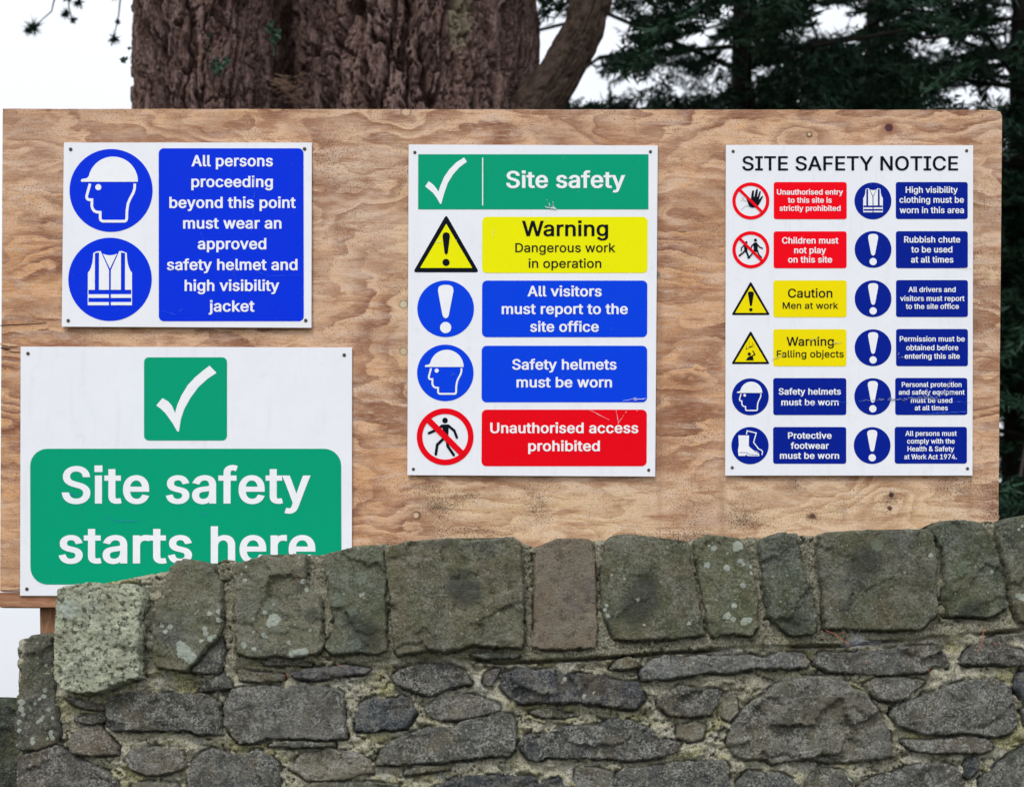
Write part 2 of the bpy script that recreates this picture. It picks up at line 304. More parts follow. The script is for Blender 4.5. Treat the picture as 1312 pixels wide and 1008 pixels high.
  [155, 0, 180, 0, 109, 170, 16, 509, 63, 339, 38, 509, 82, 509, 60, 509, 109, 404, 163, 196, 136, 300, 168, 179, 175, 145, 172, 163, 179, 128, 187, 94, 183, 111, 190, 76, 197, 40, 194, 58, 194, 40, 189, 40, 192, 40, 193, 58, 200, 94, 196, 76, 203, 111, 211, 145, 207, 128, 215, 163, 224, 196, 220, 179, 251, 300, 306, 509, 279, 404, 331, 509, 380, 509, 355, 509, 407, 404, 462, 196, 434, 300, 466, 179, 474, 145, 470, 163, 478, 128, 486, 94, 482, 111, 490, 76, 497, 40, 494, 58, 494, 40, 488, 40, 491, 40, 492, 58, 499, 94, 495, 76, 502, 111, 510, 145, 506, 128, 515, 163, 523, 196, 519, 179, 550, 300, 603, 509, 576, 404, 625, 509, 670, 509, 647, 509, 623, 339, 530, 0, 577, 170, 505, 0, 455, 0, 480, 0, 426, 108, 368, 323, 397, 215, 362, 344, 351, 391, 357, 367, 346, 416, 336, 475, 341, 444, 341, 475, 350, 475, 345, 475, 345, 445, 335, 395, 340, 419, 330, 371, 318, 323, 324, 347, 289, 215, 230, 0, 260, 108, 205, 0],
 ]),
 'Y': (472, [
  [203, 0, 225, 0, 203, 69, 203, 208, 203, 139, 141, 308, 16, 509, 79, 409, 41, 509, 91, 509, 66, 509, 125, 454, 192, 344, 159, 399, 203, 326, 222, 292, 213, 309, 231, 275, 250, 230, 240, 255, 241, 230, 224, 230, 232, 230, 233, 255, 251, 293, 242, 276, 260, 310, 280, 344, 270, 327, 314, 399, 381, 509, 347, 454, 406, 509, 455, 509, 430, 509, 393, 409, 268, 208, 330, 308, 268, 139, 268, 0, 268, 69, 247, 0],
 ]),
 'a': (389, [
  [160, -9, 182, -9, 136, -9, 94, 5, 114, -4, 75, 14, 48, 45, 59, 27, 36, 62, 30, 108, 30, 83, 30, 130, 43, 161, 35, 147, 52, 175, 78, 193, 63, 185, 92, 201, 125, 211, 108, 207, 143, 215, 178, 220, 160, 218, 201, 223, 234, 227, 219, 225, 248, 228, 265, 235, 258, 231, 272, 239, 276, 255, 276, 245, 276, 255, 276, 257, 276, 256, 276, 272, 267, 297, 273, 286, 261, 308, 240, 322, 252, 316, 228, 328, 196, 331, 213, 331, 178, 331, 149, 322, 162, 328, 136, 317, 118, 301, 126, 309, 110, 292, 100, 274, 104, 283, 80, 280, 41, 291, 61, 285, 50, 314, 79, 346, 62, 332, 95, 360, 133, 375, 113, 369, 153, 381, 194, 384, 173, 384, 208, 384, 239, 379, 223, 383, 255, 376, 286, 360, 271, 370, 301, 351, 322, 320, 313, 338, 332, 303, 337, 251, 337, 280, 337, 168, 337, 0, 337, 84, 317, 0, 277, 0, 297, 0, 277, 17, 277, 52, 277, 35, 275, 52, 272, 52, 274, 52, 268, 43, 252, 25, 261, 34, 243, 15, 215, 1, 230, 7, 200, -5],
  [170, 45, 155, 45, 193, 45, 228, 59, 212, 50, 243, 68, 263, 93, 255, 79, 271, 107, 276, 138, 276, 122, 276, 155, 276, 190, 276, 173, 273, 187, 259, 182, 268, 184, 251, 180, 231, 176, 242, 178, 221, 174, 200, 171, 210, 172, 190, 170, 175, 168, 182, 169, 161, 166, 134, 159, 147, 163, 121, 154, 103, 139, 111, 148, 96, 131, 92, 105, 92, 119, 92, 92, 102, 72, 95, 81, 109, 63, 130, 52, 118, 57, 142, 48],
 ]),
 'b': (424, [
  [229, -8, 261, -8, 206, -8, 172, 4, 187, -4, 158, 12, 138, 31, 146, 21, 129, 42, 118, 59, 123, 51, 116, 59, 112, 59, 114, 59, 112, 39, 112, 0, 112, 20, 92, 0, 53, 0, 72, 0, 53, 170, 53, 509, 53, 339, 73, 509, 114, 509, 93, 509, 114, 446, 114, 319, 114, 382, 115, 319, 118, 319, 117, 319, 123, 327, 137, 346, 129, 336, 145, 356, 171, 373, 157, 365, 186, 381, 229, 384, 205, 384, 261, 384, 313, 361, 289, 376, 337, 345, 370, 293, 356, 322, 383, 263, 390, 189, 390, 229, 390, 149, 370, 84, 383, 114, 356, 55, 313, 16, 337, 32, 289, 0],
  [220, 47, 197, 47, 244, 47, 279, 66, 263, 53, 295, 78, 316, 117, 308, 95, 324, 138, 328, 189, 328, 162, 328, 216, 316, 261, 324, 240, 308, 282, 280, 311, 296, 299, 264, 324, 220, 330, 244, 330, 197, 330, 161, 312, 177, 324, 145, 300, 125, 263, 133, 284, 117, 242, 113, 189, 113, 217, 113, 161, 125, 115, 117, 136, 133, 94, 162, 65, 146, 77, 178, 53],
 ]),
 'c': (396, [
  [207, -8, 226, -8, 173, -8, 117, 16, 143, 0, 91, 33, 56, 85, 71, 56, 41, 114, 34, 187, 34, 149, 34, 227, 56, 291, 41, 262, 71, 321, 117, 360, 91, 343, 143, 376, 207, 384, 173, 384, 226, 384, 260, 377, 243, 382, 276, 372, 305, 356, 292, 365, 319, 347, 340, 322, 330, 335, 350, 309, 362, 277, 357, 294, 342, 272, 303, 262, 322, 267, 300, 272, 290, 289, 296, 281, 285, 297, 270, 311, 278, 305, 262, 317, 242, 325, 253, 322, 232, 328, 207, 330, 220, 330, 182, 330, 145, 310, 161, 323, 129, 297, 108, 258, 116, 280, 100, 237, 96, 187, 96, 213, 96, 162, 108, 117, 100, 139, 116, 96, 145, 66, 129, 79, 161, 53, 207, 46, 182, 46, 220, 46, 243, 52, 232, 48, 253, 55, 271, 66, 263, 60, 279, 72, 292, 89, 286, 80, 297, 97, 304, 117, 301, 107, 324, 112, 363, 102, 343, 107, 358, 85, 341, 56, 351, 70, 332, 43, 306, 21, 320, 31, 293, 12, 261, -1, 277, 4, 244, -6],
 ]),
 'd': (424, [
  [195, -8, 219, -8, 164, -8, 111, 16, 136, 0, 87, 32, 55, 84, 68, 55, 41, 114, 34, 189, 34, 149, 34, 229, 55, 293, 41, 263, 69, 322, 112, 361, 88, 345, 136, 376, 196, 384, 164, 384, 219, 384, 253, 373, 238, 381, 268, 365, 287, 346, 279, 356, 296, 336, 306, 319, 302, 327, 308, 319, 311, 319, 309, 319, 311, 382, 311, 509, 311, 446, 331, 509, 372, 509, 351, 509, 372, 339, 372, 0, 372, 170, 352, 0, 313, 0, 332, 0, 313, 20, 313, 59, 313, 39, 311, 59, 307, 59, 309, 59, 302, 51, 287, 31, 295, 42, 278, 21, 252, 4, 267, 12, 238, -4],
  [205, 47, 181, 47, 227, 47, 263, 65, 247, 53, 279, 77, 299, 115, 291, 94, 308, 136, 312, 189, 312, 161, 312, 217, 300, 263, 308, 242, 292, 284, 263, 312, 279, 300, 247, 324, 205, 330, 228, 330, 181, 330, 145, 311, 161, 324, 129, 299, 108, 261, 116, 282, 100, 240, 96, 189, 96, 216, 96, 162, 109, 117, 100, 138, 117, 95, 145, 66, 129, 78, 161, 53],
 ]),
 'e': (404, [
  [212, -8, 238, -8, 175, -8, 117, 16, 143, 0, 90, 33, 56, 85, 70, 56, 41, 114, 34, 187, 34, 148, 34, 226, 55, 290, 41, 260, 69, 319, 115, 359, 89, 343, 141, 376, 205, 384, 171, 384, 226, 384, 266, 374, 246, 381, 285, 367, 319, 341, 303, 356, 335, 326, 357, 282, 348, 306, 366, 258, 371, 194, 371, 228, 371, 186, 371, 169, 371, 178, 272, 169, 75, 169, 174, 169, 75, 187, 75, 221, 75, 204, 163, 221, 338, 221, 250, 221, 329, 215, 310, 202, 319, 208, 310, 227, 298, 269, 306, 249, 290, 288, 263, 314, 278, 303, 247, 325, 205, 330, 228, 330, 182, 330, 146, 313, 163, 325, 130, 302, 109, 270, 118, 288, 100, 251, 96, 211, 96, 232, 96, 200, 96, 178, 96, 189, 96, 150, 110, 106, 101, 126, 120, 87, 151, 61, 134, 72, 168, 51, 212, 46, 189, 46, 228, 46, 254, 53, 241, 48, 266, 57, 285, 73, 277, 64, 294, 82, 306, 105, 301, 93, 325, 101, 365, 91, 345, 96, 359, 71, 335, 39, 349, 54, 321, 24, 283, 4, 303, 13, 262, -4],
 ]),
 'f': (254, [
  [228, 379, 154, 379, 228, 362, 228, 327, 228, 344, 154, 327, 6, 327, 80, 327, 6, 344, 6, 379, 6, 362, 80, 379],
  [81, 0, 101, 0, 81, 144, 81, 432, 81, 288, 81, 453, 96, 486, 86, 471, 106, 500, 135, 519, 119, 511, 152, 526, 187, 530, 169, 530, 201, 530, 222, 527, 213, 529, 232, 525, 243, 521, 238, 523, 238, 503, 227, 468, 233, 486, 224, 470, 215, 472, 220, 471, 210, 473, 195, 474, 203, 474, 176, 474, 154, 460, 163, 469, 146, 451, 142, 419, 142, 437, 142, 279, 142, 0, 142, 140, 121, 0],
 ]),
 'g': (425, [
  [207, -151, 238, -151, 179, -151, 134, -140, 155, -147, 113, -132, 82, -110, 96, -123, 69, -98, 51, -69, 58, -84, 67, -60, 101, -41, 84, -50, 107, -49, 122, -66, 113, -57, 130, -75, 154, -88, 141, -82, 168, -94, 207, -97, 186, -97, 238, -97, 282, -75, 263, -90, 302, -60, 311, -6, 311, -37, 311, 19, 311, 68, 311, 44, 310, 68, 306, 68, 308, 68, 301, 60, 287, 41, 295, 51, 278, 32, 252, 16, 267, 23, 238, 8, 195, 5, 219, 5, 164, 5, 113, 27, 137, 12, 88, 41, 55, 90, 69, 62, 41, 118, 34, 191, 34, 152, 34, 230, 55, 293, 41, 264, 69, 322, 112, 361, 88, 345, 137, 376, 196, 384, 165, 384, 220, 384, 253, 373, 239, 381, 268, 365, 288, 346, 280, 356, 297, 336, 308, 319, 303, 327, 309, 319, 313, 319, 311, 319, 313, 339, 313, 379, 313, 359, 333, 379, 372, 379, 353, 379, 372, 250, 372, -9, 372, 121, 372, -42, 350, -90, 365, -69, 335, -111, 291, -136, 316, -126, 266, -146],
  [205, 59, 181, 59, 228, 59, 264, 75, 248, 64, 280, 86, 300, 121, 292, 101, 308, 141, 312, 193, 312, 165, 312, 220, 300, 264, 308, 243, 292, 284, 264, 312, 280, 301, 248, 324, 205, 330, 228, 330, 181, 330, 145, 312, 161, 324, 129, 299, 109, 262, 117, 283, 100, 242, 96, 193, 96, 219, 96, 166, 109, 123, 100, 143, 117, 103, 145, 76, 129, 87, 162, 65],
 ]),
 'h': (410, [
  [114, 227, 114, 249, 114, 151, 114, 0, 114, 76, 93, 0, 53, 0, 73, 0, 53, 170, 53, 509, 53, 339, 73, 509, 114, 509, 93, 509, 114, 435, 114, 287, 114, 361, 110, 287, 102, 287, 106, 287, 114, 322, 152, 362, 131, 347, 174, 377, 227, 384, 199, 384, 253, 384, 295, 369, 276, 379, 315, 358, 341, 321, 330, 342, 352, 299, 357, 240, 357, 273, 357, 160, 357, 0, 357, 80, 337, 0, 296, 0, 316, 0, 296, 78, 296, 235, 296, 157, 296, 265, 273, 304, 288, 288, 258, 321, 210, 329, 237, 329, 192, 329, 161, 317, 175, 325, 146, 309, 126, 283, 135, 298, 118, 267],
 ]),
 'i': (167, [
  [53, 0, 73, 0, 53, 126, 53, 379, 53, 253, 73, 379, 114, 379, 93, 379, 114, 253, 114, 0, 114, 126, 93, 0],
  [84, 443, 95, 443, 72, 443, 54, 455, 62, 447, 45, 462, 41, 483, 41, 472, 41, 494, 54, 512, 45, 504, 62, 520, 84, 524, 72, 524, 95, 524, 114, 512, 106, 520, 122, 504, 126, 483, 126, 494, 126, 472, 114, 455, 122, 462, 106, 447],
 ]),
 'j': (167, [
  [53, 379, 53, 243, 73, 379, 114, 379, 93, 379, 114, 243, 114, -30, 114, 106, 114, -53, 102, -90, 110, -73, 93, -107, 65, -129, 81, -120, 48, -138, 4, -143, 28, -143, -1, -143, -10, -143, -5, -143, -10, -124, -10, -87, -10, -105, -6, -87, 2, -87, -2, -87, 20, -87, 40, -72, 32, -82, 49, -62, 53, -29, 53, -48, 53, 107],
  [83, 443, 95, 443, 72, 443, 53, 455, 62, 447, 45, 462, 41, 483, 41, 472, 41, 494, 53, 512, 45, 504, 62, 520, 83, 524, 72, 524, 95, 524, 114, 512, 105, 520, 122, 504, 126, 483, 126, 494, 126, 472, 114, 455, 122, 462, 105, 447],
 ]),
 'k': (381, [
  [110, 137, 132, 158, 110, 162, 110, 212, 110, 187, 113, 212, 121, 212, 117, 212, 175, 268, 284, 379, 230, 323, 310, 379, 360, 379, 335, 379, 301, 319, 184, 199, 243, 259, 182, 199, 177, 199, 179, 199, 155, 178],
  [53, 0, 73, 0, 53, 170, 53, 509, 53, 339, 73, 509, 114, 509, 93, 509, 114, 339, 114, 0, 114, 170, 93, 0],
  [294, 0, 320, 0, 245, 62, 148, 186, 197, 124, 162, 200, 191, 229, 177, 214, 252, 152, 372, 0, 312, 76, 346, 0],
 ]),
 'l': (189, [
  [139, -2, 147, -2, 110, -2, 74, 20, 88, 5, 60, 35, 53, 84, 53, 57, 53, 226, 53, 509, 53, 367, 73, 509, 114, 509, 93, 509, 114, 372, 114, 99, 114, 235, 114, 81, 120, 62, 116, 69, 125, 55, 146, 52, 133, 52, 152, 52, 160, 53, 157, 52, 164, 53, 170, 54, 167, 54, 173, 37, 181, 3, 177, 20, 175, 1, 162, -1, 169, 0, 154, -2],
 ]),
 'm': (610, [
  [53, 0, 73, 0, 53, 126, 53, 379, 53, 253, 72, 379, 112, 379, 92, 379, 112, 351, 112, 295, 112, 323, 111, 295, 108, 295, 109, 295, 113, 316, 132, 346, 121, 332, 144, 359, 172, 376, 157, 369, 187, 383, 219, 386, 203, 386, 247, 386, 287, 361, 270, 378, 305, 344, 321, 295, 316, 322, 318, 295, 312, 295, 315, 295, 317, 313, 337, 343, 325, 329, 349, 357, 381, 375, 364, 367, 398, 382, 437, 386, 416, 386, 459, 386, 497, 372, 479, 381, 515, 362, 541, 328, 530, 348, 551, 309, 557, 255, 557, 285, 557, 170, 557, 0, 557, 85, 536, 0, 496, 0, 516, 0, 496, 85, 496, 254, 496, 169, 496, 281, 473, 313, 488, 301, 457, 325, 419, 330, 439, 330, 402, 330, 374, 320, 387, 327, 362, 313, 345, 290, 352, 303, 339, 278, 335, 247, 335, 263, 335, 165, 335, 0, 335, 82, 315, 0, 274, 0, 295, 0, 274, 87, 274, 260, 274, 173, 274, 281, 253, 311, 267, 298, 239, 324, 199, 330, 221, 330, 185, 330, 158, 320, 171, 327, 144, 313, 126, 289, 134, 303, 118, 276, 114, 238, 114, 258, 114, 159, 114, 0, 114, 79, 93, 0],
 ]),
 'n': (410, [
  [114, 227, 114, 249, 114, 151, 114, 0, 114, 76, 93, 0, 53, 0, 73, 0, 53, 126, 53, 379, 53, 253, 72, 379, 112, 379, 92, 379, 112, 349, 112, 287, 112, 318, 109, 287, 102, 287, 106, 287, 114, 322, 152, 362, 131, 347, 174, 377, 227, 384, 199, 384, 253, 384, 295, 369, 276, 379, 314, 358, 341, 321, 330, 342, 352, 299, 357, 240, 357, 273, 357, 160, 357, 0, 357, 80, 337, 0, 296, 0, 316, 0, 296, 78, 296, 235, 296, 157, 296, 265, 273, 304, 288, 288, 258, 321, 210, 329, 237, 329, 192, 329, 161, 317, 175, 325, 146, 309, 126, 283, 135, 298, 118, 267],
 ]),
 'o': (415, [
  [207, -8, 242, -8, 173, -8, 117, 16, 143, 0, 91, 33, 56, 85, 71, 56, 41, 114, 34, 187, 34, 149, 34, 227, 56, 291, 41, 262, 71, 321, 117, 360, 91, 343, 143, 376, 207, 384, 173, 384, 242, 384, 299, 360, 273, 376, 325, 343, 359, 291, 345, 321, 374, 262, 381, 187, 381, 227, 381, 149, 359, 85, 374, 114, 345, 56, 299, 16, 325, 33, 273, 0],
  [207, 46, 182, 46, 233, 46, 270, 66, 254, 53, 287, 79, 307, 117, 299, 96, 315, 139, 319, 187, 319, 162, 319, 213, 307, 258, 315, 236, 299, 280, 270, 310, 287, 297, 254, 323, 207, 330, 233, 330, 182, 330, 145, 310, 161, 323, 129, 297, 108, 258, 116, 280, 100, 237, 96, 187, 96, 213, 96, 162, 108, 117, 100, 139, 116, 96, 145, 66, 129, 79, 161, 53],
 ]),
 'p': (424, [
  [53, -143, 73, -143, 53, 31, 53, 379, 53, 205, 72, 379, 112, 379, 92, 379, 112, 359, 112, 319, 112, 339, 114, 319, 118, 319, 116, 319, 123, 327, 137, 346, 129, 336, 145, 356, 171, 373, 157, 365, 186, 381, 229, 384, 205, 384, 261, 384, 313, 361, 289, 376, 337, 345, 370, 293, 356, 322, 383, 263, 390, 189, 390, 229, 390, 149, 370, 84, 383, 114, 356, 55, 313, 16, 337, 32, 289, 0, 229, -8, 261, -8, 206, -8, 173, 4, 187, -4, 158, 12, 138, 31, 146, 21, 130, 42, 118, 59, 123, 51, 117, 59, 114, 59, 115, 59, 114, -8, 114, -143, 114, -76, 93, -143],
  [220, 47, 197, 47, 244, 47, 279, 66, 263, 53, 295, 78, 316, 117, 308, 95, 324, 138, 328, 189, 328, 162, 328, 216, 316, 261, 324, 240, 308, 282, 280, 311, 296, 299, 264, 324, 220, 330, 244, 330, 197, 330, 161, 312, 177, 324, 145, 300, 125, 263, 133, 284, 117, 242, 113, 189, 113, 217, 113, 161, 125, 115, 117, 136, 133, 94, 162, 65, 146, 77, 178, 53],
 ]),
 'q': (424, [
  [372, -143, 372, 31, 351, -143, 311, -143, 331, -143, 311, -76, 311, 59, 311, -8, 309, 59, 306, 59, 308, 59, 302, 51, 287, 31, 295, 42, 278, 21, 252, 4, 267, 12, 238, -4, 195, -8, 219, -8, 164, -8, 111, 16, 136, 0, 87, 32, 55, 84, 68, 55, 41, 114, 34, 189, 34, 149, 34, 229, 55, 293, 41, 263, 69, 322, 112, 361, 88, 345, 136, 376, 196, 384, 164, 384, 219, 384, 253, 373, 238, 381, 268, 365, 287, 346, 279, 356, 296, 336, 307, 319, 302, 327, 309, 319, 313, 319, 311, 319, 313, 339, 313, 379, 313, 359, 332, 379, 372, 379, 352, 379, 372, 205],
  [205, 47, 181, 47, 227, 47, 263, 65, 247, 53, 279, 77, 299, 115, 291, 94, 308, 136, 312, 189, 312, 161, 312, 217, 300, 263, 308, 242, 292, 284, 263, 312, 279, 300, 247, 324, 205, 330, 228, 330, 181, 330, 145, 311, 161, 324, 129, 299, 108, 261, 116, 282, 100, 240, 96, 189, 96, 216, 96, 162, 109, 117, 100, 138, 117, 95, 145, 66, 129, 78, 161, 53],
 ]),
 'r': (259, [
  [53, 0, 73, 0, 53, 126, 53, 379, 53, 253, 72, 379, 112, 379, 92, 379, 112, 360, 112, 321, 112, 340, 113, 321, 115, 321, 114, 321, 122, 340, 152, 367, 135, 355, 170, 379, 213, 385, 190, 385, 218, 385, 229, 384, 223, 385, 235, 384, 243, 384, 240, 384, 243, 363, 243, 322, 243, 343, 242, 323, 230, 324, 237, 323, 223, 325, 207, 326, 215, 326, 189, 326, 159, 315, 173, 322, 145, 307, 126, 284, 134, 297, 118, 270, 114, 237, 114, 255, 114, 158, 114, 0, 114, 79, 93, 0],
 ]),
 's': (365, [
  [182, -8, 211, -8, 156, -8, 112, 3, 133, -4, 92, 11, 62, 38, 75, 23, 49, 53, 36, 94, 40, 72, 55, 98, 94, 107, 74, 102, 99, 86, 124, 60, 109, 70, 139, 50, 181, 45, 158, 45, 208, 45, 244, 62, 229, 51, 260, 74, 268, 103, 268, 87, 268, 116, 254, 136, 263, 127, 245, 144, 212, 155, 231, 151, 191, 160, 149, 170, 170, 165, 115, 178, 72, 208, 89, 191, 55, 225, 47, 274, 47, 247, 47, 296, 65, 332, 53, 315, 77, 348, 115, 370, 94, 361, 136, 380, 187, 384, 160, 384, 213, 384, 254, 372, 235, 380, 272, 365, 299, 339, 287, 353, 310, 325, 324, 290, 319, 309, 305, 286, 268, 277, 287, 281, 263, 292, 243, 316, 255, 304, 230, 327, 187, 333, 212, 333, 165, 333, 131, 317, 146, 327, 116, 306, 109, 277, 109, 293, 109, 263, 124, 243, 114, 252, 134, 235, 172, 223, 150, 228, 191, 218, 229, 209, 210, 214, 264, 201, 306, 171, 290, 188, 323, 154, 331, 107, 331, 133, 331, 84, 312, 47, 325, 64, 300, 30, 260, 6, 282, 16, 237, -3],
 ]),
 't': (227, [
  [204, 379, 138, 379, 204, 362, 204, 327, 204, 344, 138, 327, 6, 327, 72, 327, 6, 344, 6, 379, 6, 362, 72, 379],
  [65, 471, 65, 345, 85, 471, 126, 471, 106, 471, 126, 347, 126, 98, 126, 222, 126, 81, 136, 61, 129, 69, 143, 54, 170, 50, 154, 50, 174, 50, 185, 51, 179, 50, 191, 52, 202, 54, 197, 53, 206, 36, 213, 2, 209, 19, 207, 0, 192, -3, 200, -2, 184, -4, 168, -4, 176, -4, 136, -4, 92, 21, 110, 4, 74, 38, 65, 93, 65, 62, 65, 219],
 ]),
 'u': (410, [
  [182, -5, 211, -5, 157, -5, 115, 11, 134, 0, 95, 21, 69, 59, 80, 37, 58, 80, 53, 139, 53, 107, 53, 219, 53, 379, 53, 299, 73, 379, 114, 379, 93, 379, 114, 301, 114, 144, 114, 222, 114, 114, 137, 75, 121, 91, 152, 58, 200, 50, 173, 50, 218, 50, 249, 62, 235, 54, 264, 70, 283, 97, 275, 81, 292, 112, 296, 153, 296, 131, 296, 228, 296, 379, 296, 304, 316, 379, 357, 379, 337, 379, 357, 253, 357, 0, 357, 126, 337, 0, 298, 0, 318, 0, 298, 31, 298, 92, 298, 61, 301, 92, 307, 92, 304, 92, 295, 57, 257, 17, 279, 32, 235, 2],
 ]),
 'v': (389, [
  [163, 0, 184, 0, 114, 126, 17, 379, 66, 253, 40, 379, 84, 379, 62, 379, 111, 305, 165, 155, 138, 230, 174, 132, 187, 87, 181, 110, 193, 64, 206, 21, 199, 42, 198, 21, 184, 21, 191, 21, 191, 42, 203, 87, 197, 64, 209, 110, 224, 155, 216, 132, 251, 230, 305, 379, 278, 305, 327, 379, 371, 379, 349, 379, 323, 253, 226, 0, 275, 126, 205, 0],
 ]),
 'w': (567, [
  [138, 0, 158, 0, 99, 126, 23, 379, 61, 253, 44, 379, 87, 379, 66, 379, 103, 324, 133, 214, 118, 269, 140, 191, 154, 137, 147, 165, 161, 108, 175, 41, 168, 76, 172, 41, 165, 41, 168, 41, 172, 75, 186, 135, 179, 106, 193, 163, 206, 214, 199, 190, 221, 269, 252, 379, 237, 324, 273, 379, 316, 379, 295, 379, 332, 324, 362, 214, 347, 269, 368, 190, 382, 136, 375, 164, 388, 107, 402, 41, 395, 76, 399, 41, 391, 41, 395, 41, 399, 75, 413, 135, 406, 107, 420, 164, 434, 214, 427, 190, 449, 269, 480, 379, 465, 324, 502, 379, 545, 379, 523, 379, 506, 253, 429, 0, 468, 126, 409, 0, 368, 0, 389, 0, 352, 57, 319, 172, 335, 114, 314, 189, 305, 225, 309, 207, 300, 243, 291, 280, 295, 261, 286, 299, 277, 338, 281, 318, 281, 338, 291, 338, 286, 338, 286, 319, 277, 280, 281, 299, 272, 261, 263, 225, 267, 243, 258, 206, 248, 172, 253, 189, 231, 114, 199, 0, 215, 57, 178, 0],
 ]),
 'y': (389, [
  [47, -139, 51, -140, 52, -121, 61, -86, 57, -103, 65, -86, 71, -87, 68, -87, 83, -90, 104, -89, 94, -91, 114, -87, 130, -74, 122, -82, 138, -66, 151, -36, 145, -53, 155, -24, 163, -1, 159, -13, 114, 126, 17, 379, 66, 252, 40, 379, 84, 379, 62, 379, 111, 305, 165, 155, 138, 230, 174, 132, 187, 87, 181, 109, 193, 64, 206, 21, 199, 42, 198, 21, 184, 21, 191, 21, 190, 42, 202, 87, 196, 64, 209, 110, 224, 155, 216, 132, 251, 230, 305, 379, 278, 305, 327, 379, 371, 379, 349, 379, 316, 234, 204, -58, 260, 88, 196, -78, 177, -107, 187, -94, 166, -120, 139, -136, 153, -129, 125, -142, 91, -145, 109, -145, 81, -145, 65, -143, 72, -144, 57, -142],
 ]),
}
for _c in list(GLYPHS):
    _adv, _sp = GLYPHS[_c]
    GLYPHS[_c] = (_adv / 1000, [[(q[i] / 1000, q[i + 1] / 1000, 0) for i in range(0, len(q), 2)] for q in _sp])
# ================================================================== plywood hoarding
hoard = empty('plywood_hoarding', 'weathered tan plywood board hoarding fixed behind the stone wall, carrying four signs', 'hoarding')

KNOTS = [(270, 168, 15, 1.4), (520, 160, 12, 1.7), (1020, 176, 15, 1.6), (1140, 166, 12, 1.5), (505, 238, 18, 1.1), (1278, 175, 16, 1.4),
         (517, 390, 20, 1.3), (517, 452, 16, 1.2), (1262, 470, 18, 1.5), (1258, 352, 22, 1.2), (534, 661, 14, 1.5), (1143, 634, 14, 1.3),
         (1040, 662, 12, 1.1), (470, 330, 22, 1.1), (55, 330, 26, .9), (1268, 560, 20, 1.3), (430, 590, 20, 1.2), (880, 470, 24, .7), (20, 560, 22, 1.2),
         (1010, 600, 14, 1.0), (700, 672, 18, .8), (890, 640, 24, .8)]
def wood_fields(px, py):
    wx = px + 40 * fbm(px / 70, py / 30, 3, 70); wy = py + 12 * fbm(px / 55, py / 24, 4, 75)
    F = 4.6 * fbm(wx / 250, wy / 84, 3, 60, 0.42) + wy / 95
    for kx, ky, r, a in KNOTS:
        d2 = ((px - kx) / (r * 2.3)) ** 2 + ((py - ky) / (r * 1.5)) ** 2
        F = F + a * np.exp(-d2)
    F = F + 0.16 * fbm(px / 13, py / 6, 3, 80)
    g = lambda cx, cy, sx, sy: np.exp(-((px - cx) / sx) ** 2 - ((py - cy) / sy) ** 2)
    warm = 0.5 + 0.5 * fbm(px / 120, py / 45, 3, 90) - 0.5 * g(455, 250, 55, 90) - 0.7 * g(940, 655, 420, 42) + 0.35 * g(10, 600, 60, 170)
    warm = warm + 0.35 * g(880, 440, 45, 160) - 0.25 * g(1265, 300, 30, 160) + 0.4 * g(40, 340, 60, 90) + 0.35 * g(880, 655, 45, 45) + .45 * g(480, 640, 60, 80)
    cream = smooth(600, 640, py) * smooth(515, 560, px) * (1 - smooth(1235, 1270, px)) * (0.8 + 0.4 * fbm(px / 60, py / 30, 3, 95)) * (1 - .75 * g(885, 650, 45, 60))
    cream = cream + 0.5 * g(520, 175, 18, 20) + .45 * g(520, 300, 15, 60) + .5 * g(517, 400, 10, 80) + .35 * g(1025, 165, 28, 18) + .3 * g(1262, 300, 14, 150)
    mould = 0.30 + 0.35 * fbm(px / 70, py / 40, 3, 100)
    for cx, cy, sx, sy, a in ((565, 650, 25, 18, .75), (550, 622, 20, 8, .5), (600, 635, 14, 8, .55), (690, 650, 22, 22, .5), (430, 200, 40, 22, .35), (440, 240, 50, 10, .3),
                              (1240, 350, 30, 110, .3), (1275, 655, 20, 30, .55), (1018, 620, 14, 12, .7), (950, 660, 25, 14, .5), (880, 650, 30, 30, .45), (1225, 625, 30, 14, .4),
                              (1142, 640, 16, 12, .6), (1040, 662, 8, 6, .9), (870, 330, 30, 16, .3), (885, 560, 35, 30, .3), (600, 680, 60, 10, .5), (880, 690, 60, 10, .5), (960, 672, 30, 8, .5)):
        mould = mould + a * g(cx, cy, sx, sy)
    vert = g(845, 500, 4, 200) + .8 * g(925, 640, 5, 60) + .6 * g(1242, 640, 4, 50) + .5 * g(410, 145, 3, 20) + .5 * g(1082, 655, 5, 18) + .5 * g(1105, 660, 4, 14)
    return F, warm, cream, mould, vert

m = NT('plywood')
F = m.attr('grain'); warm = m.attr('warm'); cream = m.attr('cream'); mould = m.attr('mould'); vert = m.attr('vert')
c = m.coord()
cs = m.coord((1, 1, 7))
fine = m.noise(cs, 170, 4, 0.65)
Fj = m.math('ADD', F, m.math('MULTIPLY', m.math('SUBTRACT', fine, 0.5), 0.30))
fr = m.math('FRACT', Fj)
band = m.math('MULTIPLY', m.rng(fr, 0.12, 0.90, 0, 1, 'SMOOTHSTEP'), m.rng(fr, 0.93, 1.0, 1, 0, 'SMOOTHSTEP'))
fr2 = m.math('FRACT', m.math('MULTIPLY', Fj, 2.7))
band2 = m.rng(m.math('ABSOLUTE', m.math('SUBTRACT', fr2, 0.5)), 0.0, 0.16, 1, 0, 'SMOOTHSTEP')
con = m.rng(m.noise(c, 7, 2), 0.40, 0.58, 0.35, 1.0)
st1 = m.noise(m.coord((1, 1, 5)), 12, 5, .65, .4)
light = m.mix(warm, lin(230, 198, 170), lin(226, 170, 118))
